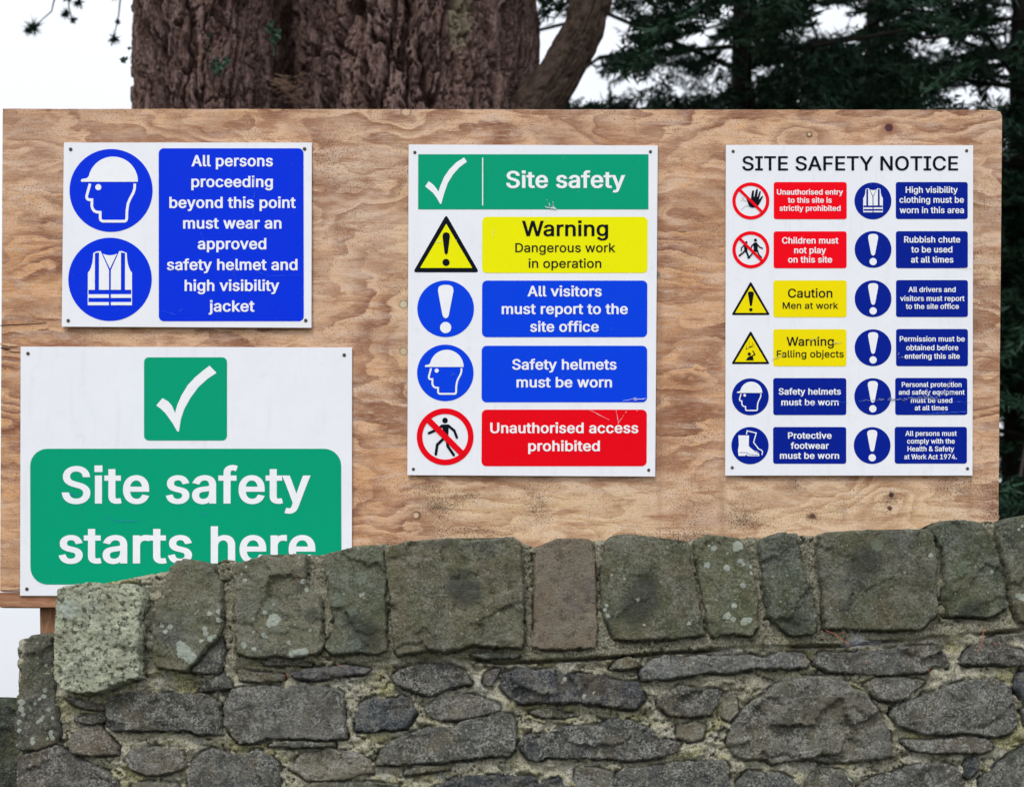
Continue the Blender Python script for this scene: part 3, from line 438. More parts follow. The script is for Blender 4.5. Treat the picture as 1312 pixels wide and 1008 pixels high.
dark = m.mix(warm, lin(150, 96, 60), lin(130, 72, 34))
col = m.mix(m.math('MULTIPLY', band, con), light, dark)
col = m.mix(m.math('MULTIPLY', band2, m.rng(con, .35, 1, .05, .45)), col, lin(140, 92, 64))
creamcol = m.mix(m.math('MULTIPLY', band, 0.5), lin(236, 206, 162), lin(202, 158, 108))
col = m.mix(m.math('MULTIPLY', cream, 0.85, clamp=True), col, creamcol)
col = m.mix(m.rng(st1, .52, .64, 0, .5), col, lin(230, 204, 184))
col = m.mix(m.rng(st1, .47, .37, 0, .62), col, lin(160, 104, 66))
fib = m.noise(m.coord((1, 1, 10)), 230, 5, 0.7)
col = m.mix(m.rng(fib, 0.46, 0.62, 0.0, 0.42), col, m.mix(0.5, col, lin(132, 84, 52)))
col = m.mix(m.rng(m.noise(cs, 40, 5, 0.7), .50, .64, 0, .35), col, lin(238, 212, 190))
col = m.mix(m.math('MULTIPLY', vert, 0.5, clamp=True), col, lin(140, 96, 66))
spn = m.noise(m.coord((1, 1, 1.9)), 330, 2, 0.5)
spb = m.noise(m.coord((1, 1, 1.6)), 110, 5, 0.75)
thr = m.rng(mould, 0.1, 1.0, 0.655, 0.50)
sp = m.rng(m.math('SUBTRACT', spn, thr), 0.0, 0.035, 0, 0.85)
sp2 = m.rng(m.math('SUBTRACT', spb, thr), -0.02, 0.07, 0, 0.6)
blot = m.noise(m.coord((1, 1, 2.6), (1, 0, 4)), 5.5, 5, .62, .5)
col = m.mix(m.rng(blot, .49, .62, 0, .62), col, m.mix(.6, col, lin(138, 80, 42)))
ray = m.noise(m.coord((1, 1, 15), (3, 0, 3)), 26, 5, .7)
col = m.mix(m.rng(ray, .55, .66, 0, .50), col, lin(132, 84, 54))
smud = m.rng(m.math('ADD', mould, m.math('MULTIPLY', m.math('SUBTRACT', m.noise(m.coord((1, 1, 1.7)), 42, 5, .75), .5), 2.6)), .80, 1.30, 0, .62)
col = m.mix(smud, col, lin(112, 88, 70))
col = m.mix(sp2, col, lin(118, 86, 66))
col = m.mix(sp, col, lin(62, 44, 36))
# dark knots and filled holes in the face veneer
pos = m.n('SeparateXYZ', {'Vector': m.coord()})
def spot(px, py, r, colr, soft=0.35, squash=1.0):
    global col
    dx = m.math('SUBTRACT', pos.outputs[0], float(bx(px))); dz = m.math('MULTIPLY', m.math('SUBTRACT', pos.outputs[2], float(bz(py))), squash)
    d = m.math('SQRT', m.math('ADD', m.math('MULTIPLY', dx, dx), m.math('MULTIPLY', dz, dz)))
    d = m.math('ADD', d, m.math('MULTIPLY', m.math('SUBTRACT', spb, 0.5), r * S * 0.8))
    col = m.mix(m.rng(d, r * S * (1 - soft), r * S * (1 + soft), 1, 0, 'SMOOTHSTEP'), col, colr)
spot(1139, 164, 10, lin(165, 112, 84), .5); spot(1139, 164, 5.2, lin(72, 22, 20), .15)
spot(520, 143, 7, lin(120, 86, 60), .2); spot(520, 143, 5.4, lin(214, 176, 142), .3)
spot(1037, 173, 4, lin(110, 75, 45)); spot(1037, 172, 2, lin(214, 190, 150))
spot(534, 660, 5.5, lin(110, 78, 55)); spot(533, 660, 3.4, lin(218, 182, 150))
spot(1142, 634, 3.4, lin(60, 28, 22)); spot(1140, 651, 3, lin(80, 45, 32)); spot(1041, 661, 3.5, lin(90, 58, 40))
spot(517, 390, 5.5, lin(112, 96, 70), .15); spot(517, 390, 4.6, lin(212, 198, 165), .2)
spot(517, 450, 5.2, lin(112, 96, 70), .2); spot(517, 450, 4.3, lin(208, 186, 150), .2)
spot(842, 352, 4, lin(120, 110, 92)); spot(1272, 355, 4.5, lin(214, 184, 140))
m.fin(col, m.rng(band, 0, 1, 0.72, 0.6))
m.bump(m.math('ADD', m.math('MULTIPLY', band, 0.5), m.math('ADD', fib, m.math('MULTIPLY', sp, -1.0))), 0.45, 0.0012)
M_PLY = m.m
m = NT('plywood_edge')
z = m.n('SeparateXYZ', {'Vector': m.coord()})
ly = m.math('FRACT', m.math('MULTIPLY', z.outputs[1], 300))
m.fin(m.mix(m.rng(ly, .4, .6), lin(176, 130, 95), lin(120, 80, 55)), 0.85); M_EDGE = m.m
m = NT('rough_timber')
c = m.coord((6, 6, 1))
m.fin(m.ramp(m.noise(c, 18, 6, 0.6, 0.6), [(0.3, lin(110, 76, 54)), (0.5, lin(150, 108, 78)), (0.7, lin(178, 136, 104))]), 0.85)
m.bump(m.noise(c, 60, 5), 0.4, 0.001); M_TIMBER = m.m
m = NT('rail_timber')
c = m.coord((1, 6, 6))
m.fin(m.ramp(m.noise(c, 18, 6, 0.6, 0.6), [(0.3, lin(118, 80, 58)), (0.5, lin(160, 112, 82)), (0.7, lin(190, 146, 112))]), 0.85)
m.bump(m.noise(c, 60, 5), 0.4, 0.001); M_RAIL = m.m

# face sheet on a dense grid (grain, stain and mould fields live on it)
nc, nr = 470, 232
u = np.linspace(0, 1, nc)[None, :]; v = np.linspace(0, 1, nr)[:, None]
py = 139.5 + v * (757 - 139.5) + 0 * u
py = py + (1 - v) * (1.5 * u + 0.5 * fbm(u * 40, 0 * u, 2, 31))
xl = 3.5 - 3.5 * v; xr = 1284 - 5.6 * v
px = xl + (xr - xl) * u
corner = np.clip((12 - (xr - px)) / 12, 0, 1) * np.clip((9 - (py - 139.5)) / 9, 0, 1)
px = px - 3.5 * corner; py = py + 2.5 * corner
F, warm, cream, mould, vert = wood_fields(px, py)
yy = 0.0006 * fbm(px / 90, py / 60, 3, 33)
V = np.stack([bx(px), yy, bz(py)], -1).reshape(-1, 3)
o = obj('board', V, grid_faces(nr, nc), M_PLY, hoard, True, dict(grain=F, warm=warm, cream=cream, mould=mould, vert=vert))
# its back and cut edges
loop = [(r, 0) for r in range(0, nr)] + [(nr - 1, q) for q in range(1, nc)] + [(r, nc - 1) for r in range(nr - 2, -1, -1)] + [(0, q) for q in range(nc - 2, 0, -1)]
idx = [r * nc + q for r, q in loop]
n = len(idx)
vv = [V[i] for i in idx] + [V[i] + np.array([0, 0.018, 0]) for i in idx]
ff = [(i, (i + 1) % n, n + (i + 1) % n, n + i) for i in range(n)] + [tuple(range(n, 2 * n))]
obj('board_edge', vv, ff, M_EDGE, hoard)
def timber(name, x0, x1, y0, y1, z0, z1, mat, parent, wob=0.0015, seg=24, axis=2):
    lo, hi = (z0, z1) if axis == 2 else (x0, x1)
    vs = []; fs = []
    for k in range(seg + 1):
        t = lo + (hi - lo) * k / seg
        a = wob * math.sin(t * 9.1 + x0 * 7) ; b = wob * math.sin(t * 23.0 + 1.3)
        if axis == 2: ring = [(x0 + a, y0, t), (x1 + b, y0, t), (x1 + b, y1, t), (x0 + a, y1, t)]
        else: ring = [(t, y0, z0 + a), (t, y1, z0 + a), (t, y1, z1 + b), (t, y0, z1 + b)]
        vs += ring
    for k in range(seg):
        for q in range(4):
            fs.append((4 * k + q, 4 * k + (q + 1) % 4, 4 * k + 4 + (q + 1) % 4, 4 * k + 4 + q))
    fs += [(3, 2, 1, 0), (4 * seg, 4 * seg + 1, 4 * seg + 2, 4 * seg + 3)]
    return obj(name, vs, fs, mat, parent)
timber('bottom_rail', float(bx(-0.5)), float(bx(1278)), -0.003, 0.02, float(bz(777)), float(bz(758.2)), M_RAIL, hoard, 0.001, 90, 0)
for a, b in ((46.5, 62.6), (63.6, 100), (640, 690), (1215, 1262)):
    top = 757 if a < 100 else 150
    timber('post', float(bx(a)), float(bx(b)), 0.0205, 0.075, 0.0, float(bz(top)), M_TIMBER, hoard)
# splintered face ply where two sheets meet at the left edge
def splinter(p0, p1, h, mat, y):
    n = 14; vs = []; fs = []
    for k in range(n + 1):
        t = k / n; x = p0[0] + (p1[0] - p0[0]) * t; yc = p0[1] + (p1[1] - p0[1]) * t
        w = h * (0.35 + 0.65 * abs(perlin(np.array([t * 6.0]), np.array([h]), 3)[0]) + .3) * (1 - 0.5 * abs(2 * t - 1))
        vs += [(float(bx(x)), y, float(bz(yc - w / 2))), (float(bx(x)), y, float(bz(yc + w / 2))), (float(bx(x)), 0.001, float(bz(yc + w / 2 + .3)))]
    for k in range(n): fs += [(3 * k, 3 * k + 1, 3 * k + 4, 3 * k + 3), (3 * k + 1, 3 * k + 2, 3 * k + 5, 3 * k + 4)]
    return obj('splinter', vs, fs, mat, hoard)
m = NT('split_gap'); m.fin(lin(70, 42, 28), 0.9); M_GAP = m.m
m = NT('raw_wood'); m.fin(m.mix(m.noise(m.coord((1, 1, 8)), 120, 4), lin(236, 200, 166), lin(190, 140, 104)), 0.8); M_RAW = m.m
splinter((0, 440.5), (22, 443), 4.5, M_RAW, -0.0015)
splinter((1, 445.5), (18, 449), 3.2, M_GAP, -0.0006)
splinter((12, 449), (27, 450), 3.0, M_RAW, -0.0018)
splinter((0, 417), (60, 414), 1.2, M_GAP, -0.0008)
splinter((-0.5, 754.5), (26, 753.5), 4.0, M_RAW, -0.0014)

# ================================================================== prints: glyphs and shapes
KERN = {'Wa': -0.028, 'Wo': -0.02, 'Fa': -0.03, 'y ': 0, 'AF': -0.0, 'TY': 0.0, 'fe': -.005, 'ty': -.006, 'ry': -.004}
_glyph_cache = {}
def square_dots():
    """the dots of i, j and the full stop are square on these signs"""
    for ch in 'ij.':
        adv, sp = GLYPHS[ch]; best = None
        for k, pts in enumerate(sp):
            ys = [q[1] for q in pts]; hgt = max(ys) - min(ys)
            if best is None or hgt < best[0]: best = (hgt, k)
        pts = sp[best[1]]; xs = [q[0] for q in pts[::3]]; ys = [q[1] for q in pts[::3]]
        x0, x1, y0, y1 = min(xs), max(xs), min(ys), max(ys)
        gx = (x1 - x0) * .06; x0 += gx; x1 -= gx
        if ch == 'j' or ch == 'i': y0 += (y1 - y0) * .1; y1 = y0 + (y1 - y0) * .98
        quad = [(x0, y0), (x0, y1), (x1, y1), (x1, y0)]
        ar = sum(pts[3 * i][0] * pts[(3 * i + 3) % len(pts)][1] - pts[(3 * i + 3) % len(pts)][0] * pts[3 * i][1] for i in range(len(pts) // 3))
        if ar > 0: quad.reverse()
        new = []
        for i in range(4):
            a, b, c = quad[i - 1], quad[i], quad[(i + 1) % 4]
            new += [(b[0], b[1], 0), (b[0] + (a[0] - b[0]) / 3, b[1] + (a[1] - b[1]) / 3, 0), (b[0] + (c[0] - b[0]) / 3, b[1] + (c[1] - b[1]) / 3, 0)]
        sp[best[1]] = new
square_dots()
def glyph_mesh(ch, weight):
    """fill one letter: its curves are thickened by weight and filled by winding number"""
    key = (ch, weight)
    if key in _glyph_cache: return _glyph_cache[key]
    adv, sp = GLYPHS[ch]
    loops = []
    for pts in sp:
        k = len(pts) // 3; L = []
        for j in range(k):
            p0 = np.array(pts[3 * j][:2]); h0 = np.array(pts[3 * j + 2][:2]); q = (j + 1) % k; p1 = np.array(pts[3 * q][:2]); h1 = np.array(pts[3 * q + 1][:2])
            ch_ = p1 - p0; cr = max(abs(ch_[0] * (h0 - p0)[1] - ch_[1] * (h0 - p0)[0]), abs(ch_[0] * (h1 - p0)[1] - ch_[1] * (h1 - p0)[0]))
            n = 1 if cr < 1e-5 else 4
            for i in range(n):
                t = i / n; L.append(p0 * (1 - t) ** 3 + 3 * h0 * t * (1 - t) ** 2 + 3 * h1 * t * t * (1 - t) + p1 * t ** 3)
        L = np.array(L)
        keep = np.linalg.norm(L - np.roll(L, 1, 0), axis=1) > 1e-5; L = L[keep]
        if len(L) < 3: continue
        d1 = np.roll(L, -1, 0) - L; d1 /= np.linalg.norm(d1, axis=1)[:, None]; d0 = np.roll(d1, 1, 0)
        n0 = np.stack([d0[:, 1], -d0[:, 0]], 1); n1 = np.stack([d1[:, 1], -d1[:, 0]], 1); nn = n0 + n1
        ln = np.linalg.norm(nn, axis=1)[:, None]; nn = nn / np.maximum(ln, 1e-6); k_ = 1 / np.maximum(0.45, (nn * n1).sum(1))[:, None]
        loops.append((L, nn * k_))
    if not loops:
        _glyph_cache[key] = (np.zeros((0, 2)), []); return _glyph_cache[key]
    big = loops[0][0]
    for outline, push in loops:
        if (outline[:, 0].max() - outline[:, 0].min()) > (big[:, 0].max() - big[:, 0].min()): big = outline
    sgn = 1 if np.sum(big[:, 0] * np.roll(big[:, 1], -1) - np.roll(big[:, 0], -1) * big[:, 1]) > 0 else -1
    C = [L + sgn * nn * np.array([weight, weight * .55]) for L, nn in loops]
    vs = []; es = []
    for L in C:
        b = len(vs); vs += [Vector((float(x), float(y))) for x, y in L]; es += [(b + i, b + (i + 1) % len(L)) for i in range(len(L))]
    r = delaunay_2d_cdt(vs, es, [], 0, 1e-7, False)
    V = np.array([(v.x, v.y) for v in r[0]]); out = []
    for f in r[2]:
        c = V[list(f)].mean(0); w = 0
        for L in C:
            x0, y0 = L[:, 0] - c[0], L[:, 1] - c[1]; x1, y1 = np.roll(x0, -1), np.roll(y0, -1)
            cr = x0 * y1 - x1 * y0
            w += int(np.sum((y0 <= 0) & (y1 > 0) & (cr > 0))) - int(np.sum((y0 > 0) & (y1 <= 0) & (cr < 0)))
        if w != 0: out.append(tuple(f))
    _glyph_cache[key] = (V, out)
    return _glyph_cache[key]
def text_mesh2d(body, weight):
    x = 0.0; vs = []; fs = []; n = 0
    for i, ch in enumerate(body):
        adv, sp = GLYPHS[ch]
        V, F = glyph_mesh(ch, weight)
        if len(V):
            used = sorted({q for f in F for q in f}); mp = {q: j for j, q in enumerate(used)}
            vs.append(V[used] + np.array([x, 0])); fs += [tuple(n + mp[q] for q in f) for f in F]; n += len(used)
        x += adv + 0.75 * weight + KERN.get(body[i:i + 2], 0)
    return np.concatenate(vs), fs
CAPH = max(p[1] for s in GLYPHS['H'][1] for p in s)

def arc(cx, cy, r, a0, a1, n):
    return [(cx + r * math.cos(math.radians(a0 + (a1 - a0) * k / n)), cy + r * math.sin(math.radians(a0 + (a1 - a0) * k / n))) for k in range(n + 1)]
def circle(cx, cy, r, n=64): return arc(cx, cy, r, 0, 360, n)[:-1]
def rrect(x0, y0, x1, y1, r, n=7, dx=0.0):
    """rounded block; dx leans its lower end, as the print on a slightly skewed sign does"""
    p = arc(x1 - r, y0 + r, r, -90, 0, n) + arc(x1 - r + dx, y1 - r, r, 0, 90, n) + arc(x0 + r + dx, y1 - r, r, 90, 180, n) + arc(x0 + r, y0 + r, r, 180, 270, n)
    return p
def rpoly(pts, r, n=4):
    """polygon with rounded corners"""
    out = []
    N = len(pts)
    for i in range(N):
        p = Vector(pts[i]); a = (Vector(pts[i - 1]) - p); b = (Vector(pts[(i + 1) % N]) - p)
        ra = min(r, a.length * .45); rb = min(r, b.length * .45)
        pa = p + a.normalized() * ra; pb = p + b.normalized() * rb
        for k in range(n + 1):
            t = k / n; q = pa * (1 - t) ** 2 + p * 2 * t * (1 - t) + pb * t * t; out.append((q.x, q.y))
    return out
def stroke(pts, w, cap=True):
    """one clean outline round a polyline, mitred, with rounded ends"""
    P = [Vector(p) for p in pts]; n = len(P); L = []; R = []
    for i in range(n):
        d0 = (P[i] - P[i - 1]).normalized() if i else None; d1 = (P[i + 1] - P[i]).normalized() if i < n - 1 else None
        d = ((d0 or d1) + (d1 or d0)).normalized(); nn = Vector((-d.y, d.x))
        k = 1 / max(0.5, nn.dot(Vector((-(d1 or d0).y, (d1 or d0).x))))
        L.append(P[i] + nn * w / 2 * k); R.append(P[i] - nn * w / 2 * k)
    out = [tuple(v) for v in L]
    def capp(c, a, b):
        a0 = math.atan2(a.y - c.y, a.x - c.x)
        return [(c.x + w / 2 * math.cos(a0 - math.pi * k / 6), c.y + w / 2 * math.sin(a0 - math.pi * k / 6)) for k in range(1, 6)]
    if cap: out += capp(P[-1], L[-1], R[-1])
    out += [tuple(v) for v in reversed(R)]
    if cap: out += capp(P[0], R[0], L[0])
    return out

def paint(name, base, wear=0.5, rough=0.32):
    m = NT(name)
    c = m.coord()
    a = m.noise(c, 35, 4, 0.6); b = m.noise(c, 700, 2, 0.5); d = m.noise(m.coord((1, 1, 0.25), (3, 0, 1)), 90, 4, 0.75, 1.2)
    col = m.mix(m.rng(a, .35, .7, 0, .16), base, tuple(min(1, q * 0.84 + 0.008) for q in base))
    col = m.mix(m.rng(b, .3, .7, 0, .10), col, tuple(q * 0.8 + 0.006 for q in base))
    col = m.mix(m.rng(d, .69, .78, 0, 0.30 * wear), col, (0.75, 0.78, 0.82))
    col = m.mix(m.rng(m.noise(c, 420, 2, .5), .77, .80, 0, .7 * wear), col, (0.75, 0.78, 0.82))
    m.fin(col, m.rng(a, .3, .7, rough, rough + .14), 0.05)
    return m.m
M_BLUE1 = paint('bright_blue_print', lin(0, 52, 232)); M_BLUE2 = paint('mid_blue_print', lin(0, 68, 236)); M_NAVY = paint('navy_print', lin(0, 32, 150))
M_GREEN = paint('green_print', lin(0, 164, 122)); M_YEL1 = paint('yellow_print', lin(248, 246, 0), .2); M_YEL2 = paint('deep_yellow_print', lin(252, 232, 0), .2)
M_RED1 = paint('red_print', lin(243, 0, 24), .4); M_RED2 = paint('bright_red_print', lin(255, 0, 26), .3); M_BLACK = paint('black_print', lin(6, 14, 28), .15)
M_GREY = paint('faint_grey_print', lin(205, 206, 210), 0); M_WORN = paint('worn_print', lin(120, 132, 178), 0); M_AMBER = paint('faint_amber_print', lin(205, 180, 0), 0)
M_GREYY = paint('rubbed_yellow', lin(222, 212, 110), 0)
M_SCUFF = paint('scuffed_white', lin(222, 226, 234), 0, .6)
M_SCUFFB = paint('scuffed_pale_blue', lin(60, 110, 225), 0, .6)
m = NT('sign_white')
c = m.coord()
a = m.noise(c, 12, 5, 0.65)
col = m.mix(m.rng(a, .35, .75, 0, .5), lin(244, 246, 252), lin(233, 236, 244))
col = m.mix(m.rng(m.noise(m.coord((1, 1, .3)), 120, 4, .8, 1.0), .72, .80, 0, .35), col, lin(170, 172, 180))
col = m.mix(m.rng(m.noise(c, 380, 2, .5), .79, .81, 0, .6), col, lin(120, 118, 116))
col = m.mix(m.rng(m.noise(m.coord((1, 1, .12), (2, 0, 7)), 60, 4, .7), .56, .70, 0, .12), col, lin(196, 194, 186))
col = m.mix(m.rng(m.noise(m.coord((1, 1, 1), (5, 0, 1)), 26, 5, .75), .58, .68, 0, .12), col, lin(186, 186, 184))
m.fin(col, m.rng(a, .3, .7, .3, .5), .4); M_WHITE = m.m
m = NT('letter_white'); m.fin(m.mix(m.rng(m.noise(m.coord(), 90, 3), .4, .7, 0, .4), lin(247, 249, 253), lin(236, 239, 246)), .4, .4); M_LETW = m.m
m = NT('screw_metal'); m.b.inputs['Metallic'].default_value = .7; m.fin(m.mix(m.noise(m.coord(), 900, 2), lin(120, 112, 100), lin(70, 58, 44)), .5); M_SCREW = m.m
m = NT('screw_recess'); m.fin(lin(40, 34, 28), .8); M_RECESS = m.m

class Sign:
    def __init__(self, name, label, corners, tilt, y0=0.0022):
        self.tl, self.tr, self.br, self.bl = corners; self.tilt = tilt; self.y0 = y0
        self.root = empty(name, label, 'sign', 'safety signs screwed to the plywood')
        q = [self.P(*p, 0) for p in corners]
        b = [(x, y + 0.003, z) for x, y, z in q]
        obj('panel', q + b, [(0, 3, 2, 1), (4, 5, 6, 7), (0, 1, 5, 4), (1, 2, 6, 5), (2, 3, 7, 6), (3, 0, 4, 7)], M_WHITE, self.root)
        self.k = 0
    def P(self, px, py, lift):
        v = (py - self.tl[1]) / (self.bl[1] - self.tl[1])
        return (float(bx(px)), -(self.y0 + self.tilt * v) - 0.003 - lift, float(bz(py)))
    def shape(self, name, polys, mat, parent, lift, step=0.00003):
        vs = []; fs = []
        for i, p in enumerate(polys):
            if sum(p[j - 1][0] * p[j][1] - p[j][0] * p[j - 1][1] for j in range(len(p))) > 0: p = p[::-1]
            b = len(vs); vs += [self.P(x, y, lift + step * i) for x, y in p]; fs.append(tuple(range(b, b + len(p))))
        me = mesh_from(name, vs, fs)
        return link(name, me, mat, parent)
    def ring(self, name, cx, cy, r0, r1, mat, parent, lift, n=72):
        vs = []; fs = []
        for k in range(n):
            a = 2 * math.pi * k / n
            vs += [self.P(cx + r0 * math.cos(a), cy + r0 * math.sin(a), lift), self.P(cx + r1 * math.cos(a), cy + r1 * math.sin(a), lift)]
        for k in range(n):
            q = (k + 1) % n; fs.append((2 * k, 2 * q, 2 * q + 1, 2 * k + 1))
        return obj(name, vs, fs, mat, parent)
    def text(self, body, x0, x1, base, cap, weight, mat, parent, lift=0.0009, name='lettering'):
        v, f = text_mesh2d(body, weight)
        mn, mx = v[:, 0].min(), v[:, 0].max()
        X = x0 + (v[:, 0] - mn) / (mx - mn) * (x1 - x0)
        wy = weight * .55
        Y = base - (v[:, 1] + wy) / (CAPH + 2 * wy) * cap
        return obj(name, [self.P(a, b, lift) for a, b in zip(X, Y)], f, mat, parent)
    def screws(self, pts, r=2.3):
        for x, y in pts:
            vs = []; fs = []; n = 12
            for q, (rr, h) in enumerate(((r, 0.0001), (r, 0.0009), (r * .62, 0.0016))):
                vs += [self.P(x + rr * math.cos(2 * math.pi * k / n), y + rr * math.sin(2 * math.pi * k / n), h) for k in range(n)]
            for q in range(2):
                fs += [(q * n + k, q * n + n + k, q * n + n + (k + 1) % n, q * n + (k + 1) % n) for k in range(n)]
            fs.append(tuple(range(3 * n - 1, 2 * n - 1, -1)))
            s = obj('screw', vs, fs, M_SCREW, self.root)
            self.shape('screw_slot', [stroke([(x - r * .45, y - r * .3), (x + r * .45, y + r * .3)], r * .4, False)], M_RECESS, s, 0.0018)
    def scuffs(self, lst, mat=None, name='scuff_mark'):
        ps = []
        rs = random.Random(int(lst[0][0][0][0] * 7))
        for pts, w in lst:
            for (xa, ya), (xb, yb) in zip(pts[:-1], pts[1:]):
                L = math.hypot(xb - xa, yb - ya); n = max(2, int(L / 1.3))
                for k in range(n):
                    if rs.random() < .28: continue
                    t = (k + rs.random() * .6) / n; cx, cy = xa + (xb - xa) * t + rs.gauss(0, w * .35), ya + (yb - ya) * t + rs.gauss(0, w * .35)
                    dl = rs.uniform(.5, 1.6) * max(.7, min(1.6, L / 8)); ux, uy = (xb - xa) / L, (yb - ya) / L; ang = rs.gauss(0, .22); ux, uy = ux - uy * ang, uy + ux * ang
                    ps.append(stroke([(cx - ux * dl, cy - uy * dl), (cx, cy + rs.gauss(0, .08)), (cx + ux * dl, cy + uy * dl)], w * rs.uniform(.25, .7), False))
        o = self.shape(name, ps, mat or M_SCUFF, self.root, 0.0015, 0.00001)
        o['kind'] = 'stuff'

def unit(pts, zc, zr, c, r): return [(c[0] + (x - zc[0]) / zr * r, c[1] + (y - zc[1]) / zr * r) for x, y in pts]
def helmet(sg, c, r, blue, parent_name='helmet_pictogram'):
    d = sg.shape(parent_name, [circle(*c, r)], blue, sg.root, 0.0004)
    U = lambda p: unit(p, (533, 511), 446, c, r); k = r / 446
    dome = arc(555, 415, 267, 0, -168, 26)
    dome = [(x, min(y, 415) if y > 415 else y) for x, y in dome]
    hat = [(822, 419)] + dome + [(287, 366), (279, 376), (262, 382), (226, 388), (212, 397), (209, 408), (217, 419)]
    sg.shape('hard_hat_symbol', [U(hat)], M_LETW, d, 0.0008)
    prof = [(308, 440), (292, 500), (272, 572), (274, 592), (284, 607), (302, 612), (329, 612), (328, 680), (336, 708), (354, 732), (378, 744), (418, 747),
            (418, 810), (424, 830), (445, 843), (680, 843), (697, 834), (703, 815), (705, 730), (716, 655), (740, 597), (772, 538), (786, 495), (789, 438)]
    sg.shape('face_symbol', [stroke(U(prof), 29 * k, False), U(circle(397, 477, 33, 20))], M_LETW, d, 0.0008)
def vest(sg, c, r, blue):
    d = sg.shape('vest_pictogram', [circle(*c, r)], blue, sg.root, 0.0004)
    U = lambda p: unit(p, (525, 500), 448, c, r)
    ps = []
    for s in (1, -1):
        mir = lambda p: p if s == 1 else [(1050 - x, y) for x, y in p]
        ps += [mir([(345, 217), (363, 212), (363, 614), (288, 614), (288, 430), (306, 408), (322, 370), (335, 325), (342, 270)]),
               mir([(407, 201), (425, 197), (515, 402), (515, 614), (407, 614)]),
               mir([(363, 207), (407, 196), (407, 212), (363, 220)]),
               mir([(288, 662), (514, 662), (514, 701), (288, 701)]), mir([(288, 746), (514, 746), (514, 780), (288, 780)]),
               mir([(287, 612), (295, 612), (295, 664), (287, 664)]), mir([(287, 699), (295, 699), (295, 748), (287, 748)])]
    ps.append([(448, 225), (475, 236), (505, 242), (525, 243), (545, 242), (575, 236), (602, 225), (525, 387)])
    sg.shape('vest_symbol', [U(p) for p in ps], M_LETW, d, 0.0008)
def exclaim_disc(sg, c, r, blue):
    d = sg.shape('mandatory_pictogram', [circle(*c, r)], blue, sg.root, 0.0004)
    U = lambda p: unit(p, (225, 745), 192, c, r)
    sg.shape('exclamation_mark', [U([(173, 625), (175, 605), (184, 592), (203, 585), (225, 583), (248, 585), (266, 592), (276, 605), (278, 625), (246, 790), (240, 803), (225, 811), (211, 803), (204, 790)]),
                                  U(circle(225, 873, 38, 28))], M_LETW, d, 0.0008)
def triangle(sg, out, inn, rad, yel):
    d = sg.shape('warning_triangle', [rpoly(out, rad)], M_BLACK, sg.root, 0.0004)
    sg.shape('yellow_field', [rpoly(inn, rad * .2)], yel, d, 0.0007)
    return d
def prohibit(sg, c, ro, ri, bar, red, draw):
    d = sg.ring('prohibition_ring', *c, ri, ro, red, sg.root, 0.0006)
    draw(d)
    t = (ri + ro) / 2 * .7071
    sg.shape('diagonal_bar', [stroke([(c[0] - t, c[1] - t), (c[0] + t, c[1] + t)], bar, False)], red, d, 0.0012)
    return d
def block(sg, x0, y0, x1, y1, r, mat, lines, weight, lm, dx=0.0, name='message_panel'):
    d = sg.shape(name, [rrect(x0, y0, x1, y1, r, 7, dx)], mat, sg.root, 0.0004)
    for L in lines:
        body, a, b, base, cap = L[:5]; w = L[5] if len(L) > 5 else weight
        sg.text(body, a, b, base, cap, w, lm, d)
    return d
BOLD, SEMI, MED = 0.0215, 0.014, 0.0105

# ---- sign 1: helmet and jacket notice
A = Sign('safety_sign', 'blue and white sign telling all persons to wear a safety helmet and high visibility jacket', [(83, 184.3), (399.9, 184.3), (399.7, 421.4), (80.9, 420)], 0.003)
helmet(A, (143.5, 245.8), 53.1, M_BLUE1); vest(A, (142.5, 359.6), 53.3, M_BLUE1)
block(A, 204.3, 191.8, 389.5, 413.2, 6.5, M_BLUE1, [
    ('All persons', 246.2, 350.4, 215.1, 14.4), ('proceeding', 246.2, 350.4, 241.8, 14.4), ('beyond this point', 218.2, 379.7, 268.5, 14.4), ('must wear an', 235.8, 361.5, 294.9, 14.4),
    ('approved', 254.5, 342.1, 321.3, 14.4), ('safety helmet and', 215.1, 382, 348, 14.4), ('high visibility', 237.9, 358.9, 374.7, 14.4), ('jacket', 268.8, 327.3, 401.1, 14.4)], BOLD, M_LETW, 0.6)
A.screws([(91.8, 193), (390.8, 192.5), (89.2, 412.4), (392.6, 412.2)])
A.scuffs([([(325.5, 222), (327, 250), (326, 275), (323, 300)], .5), ([(303, 330), (302, 352)], .4), ([(330, 350), (345, 356), (389, 354)], .4), ([(299, 345), (303, 362)], .5), ([(258, 300), (266, 318)], .4),
          ([(214, 350), (222, 346), (232, 351)], .8), ([(210, 400), (225, 405), (236, 398)], .5), ([(151, 399), (153, 397)], 1.4)], M_SCUFFB)
# ---- sign 2: site safety starts here
B = Sign('safety_sign', 'large white and green sign with a tick above the words Site safety starts here', [(27.7, 445), (451.4, 446), (451.2, 764), (27.2, 763.2)], 0.001)
d = B.shape('tick_panel', [rrect(185.6, 458.7, 291.7, 565, 6.2)], M_GREEN, B.root, 0.0004)
zb = lambda p: [(x / 2.7915, y / 2.7915 + 430) for x, y in p]
TICK = [(752, 110), (777, 136), (745, 157), (712, 187), (684, 225), (662, 265), (650, 300), (643, 345), (637, 345), (620, 315), (594, 279), (578, 264), (562, 252), (584, 226), (604, 237), (618, 253), (629, 279),
        (637, 250), (652, 216), (674, 180), (700, 152), (726, 130)]
B.shape('tick_symbol', [zb(TICK)], M_LETW, d, 0.0008)
block(B, 40.1, 575.5, 437.7, 748.9, 22, M_GREEN, [('Site safety', 80.6, 398.7, 645.6, 47.4), ('starts here', 76.7, 404.8, 722, 47.4)], 0.0205, M_LETW, 0.4)
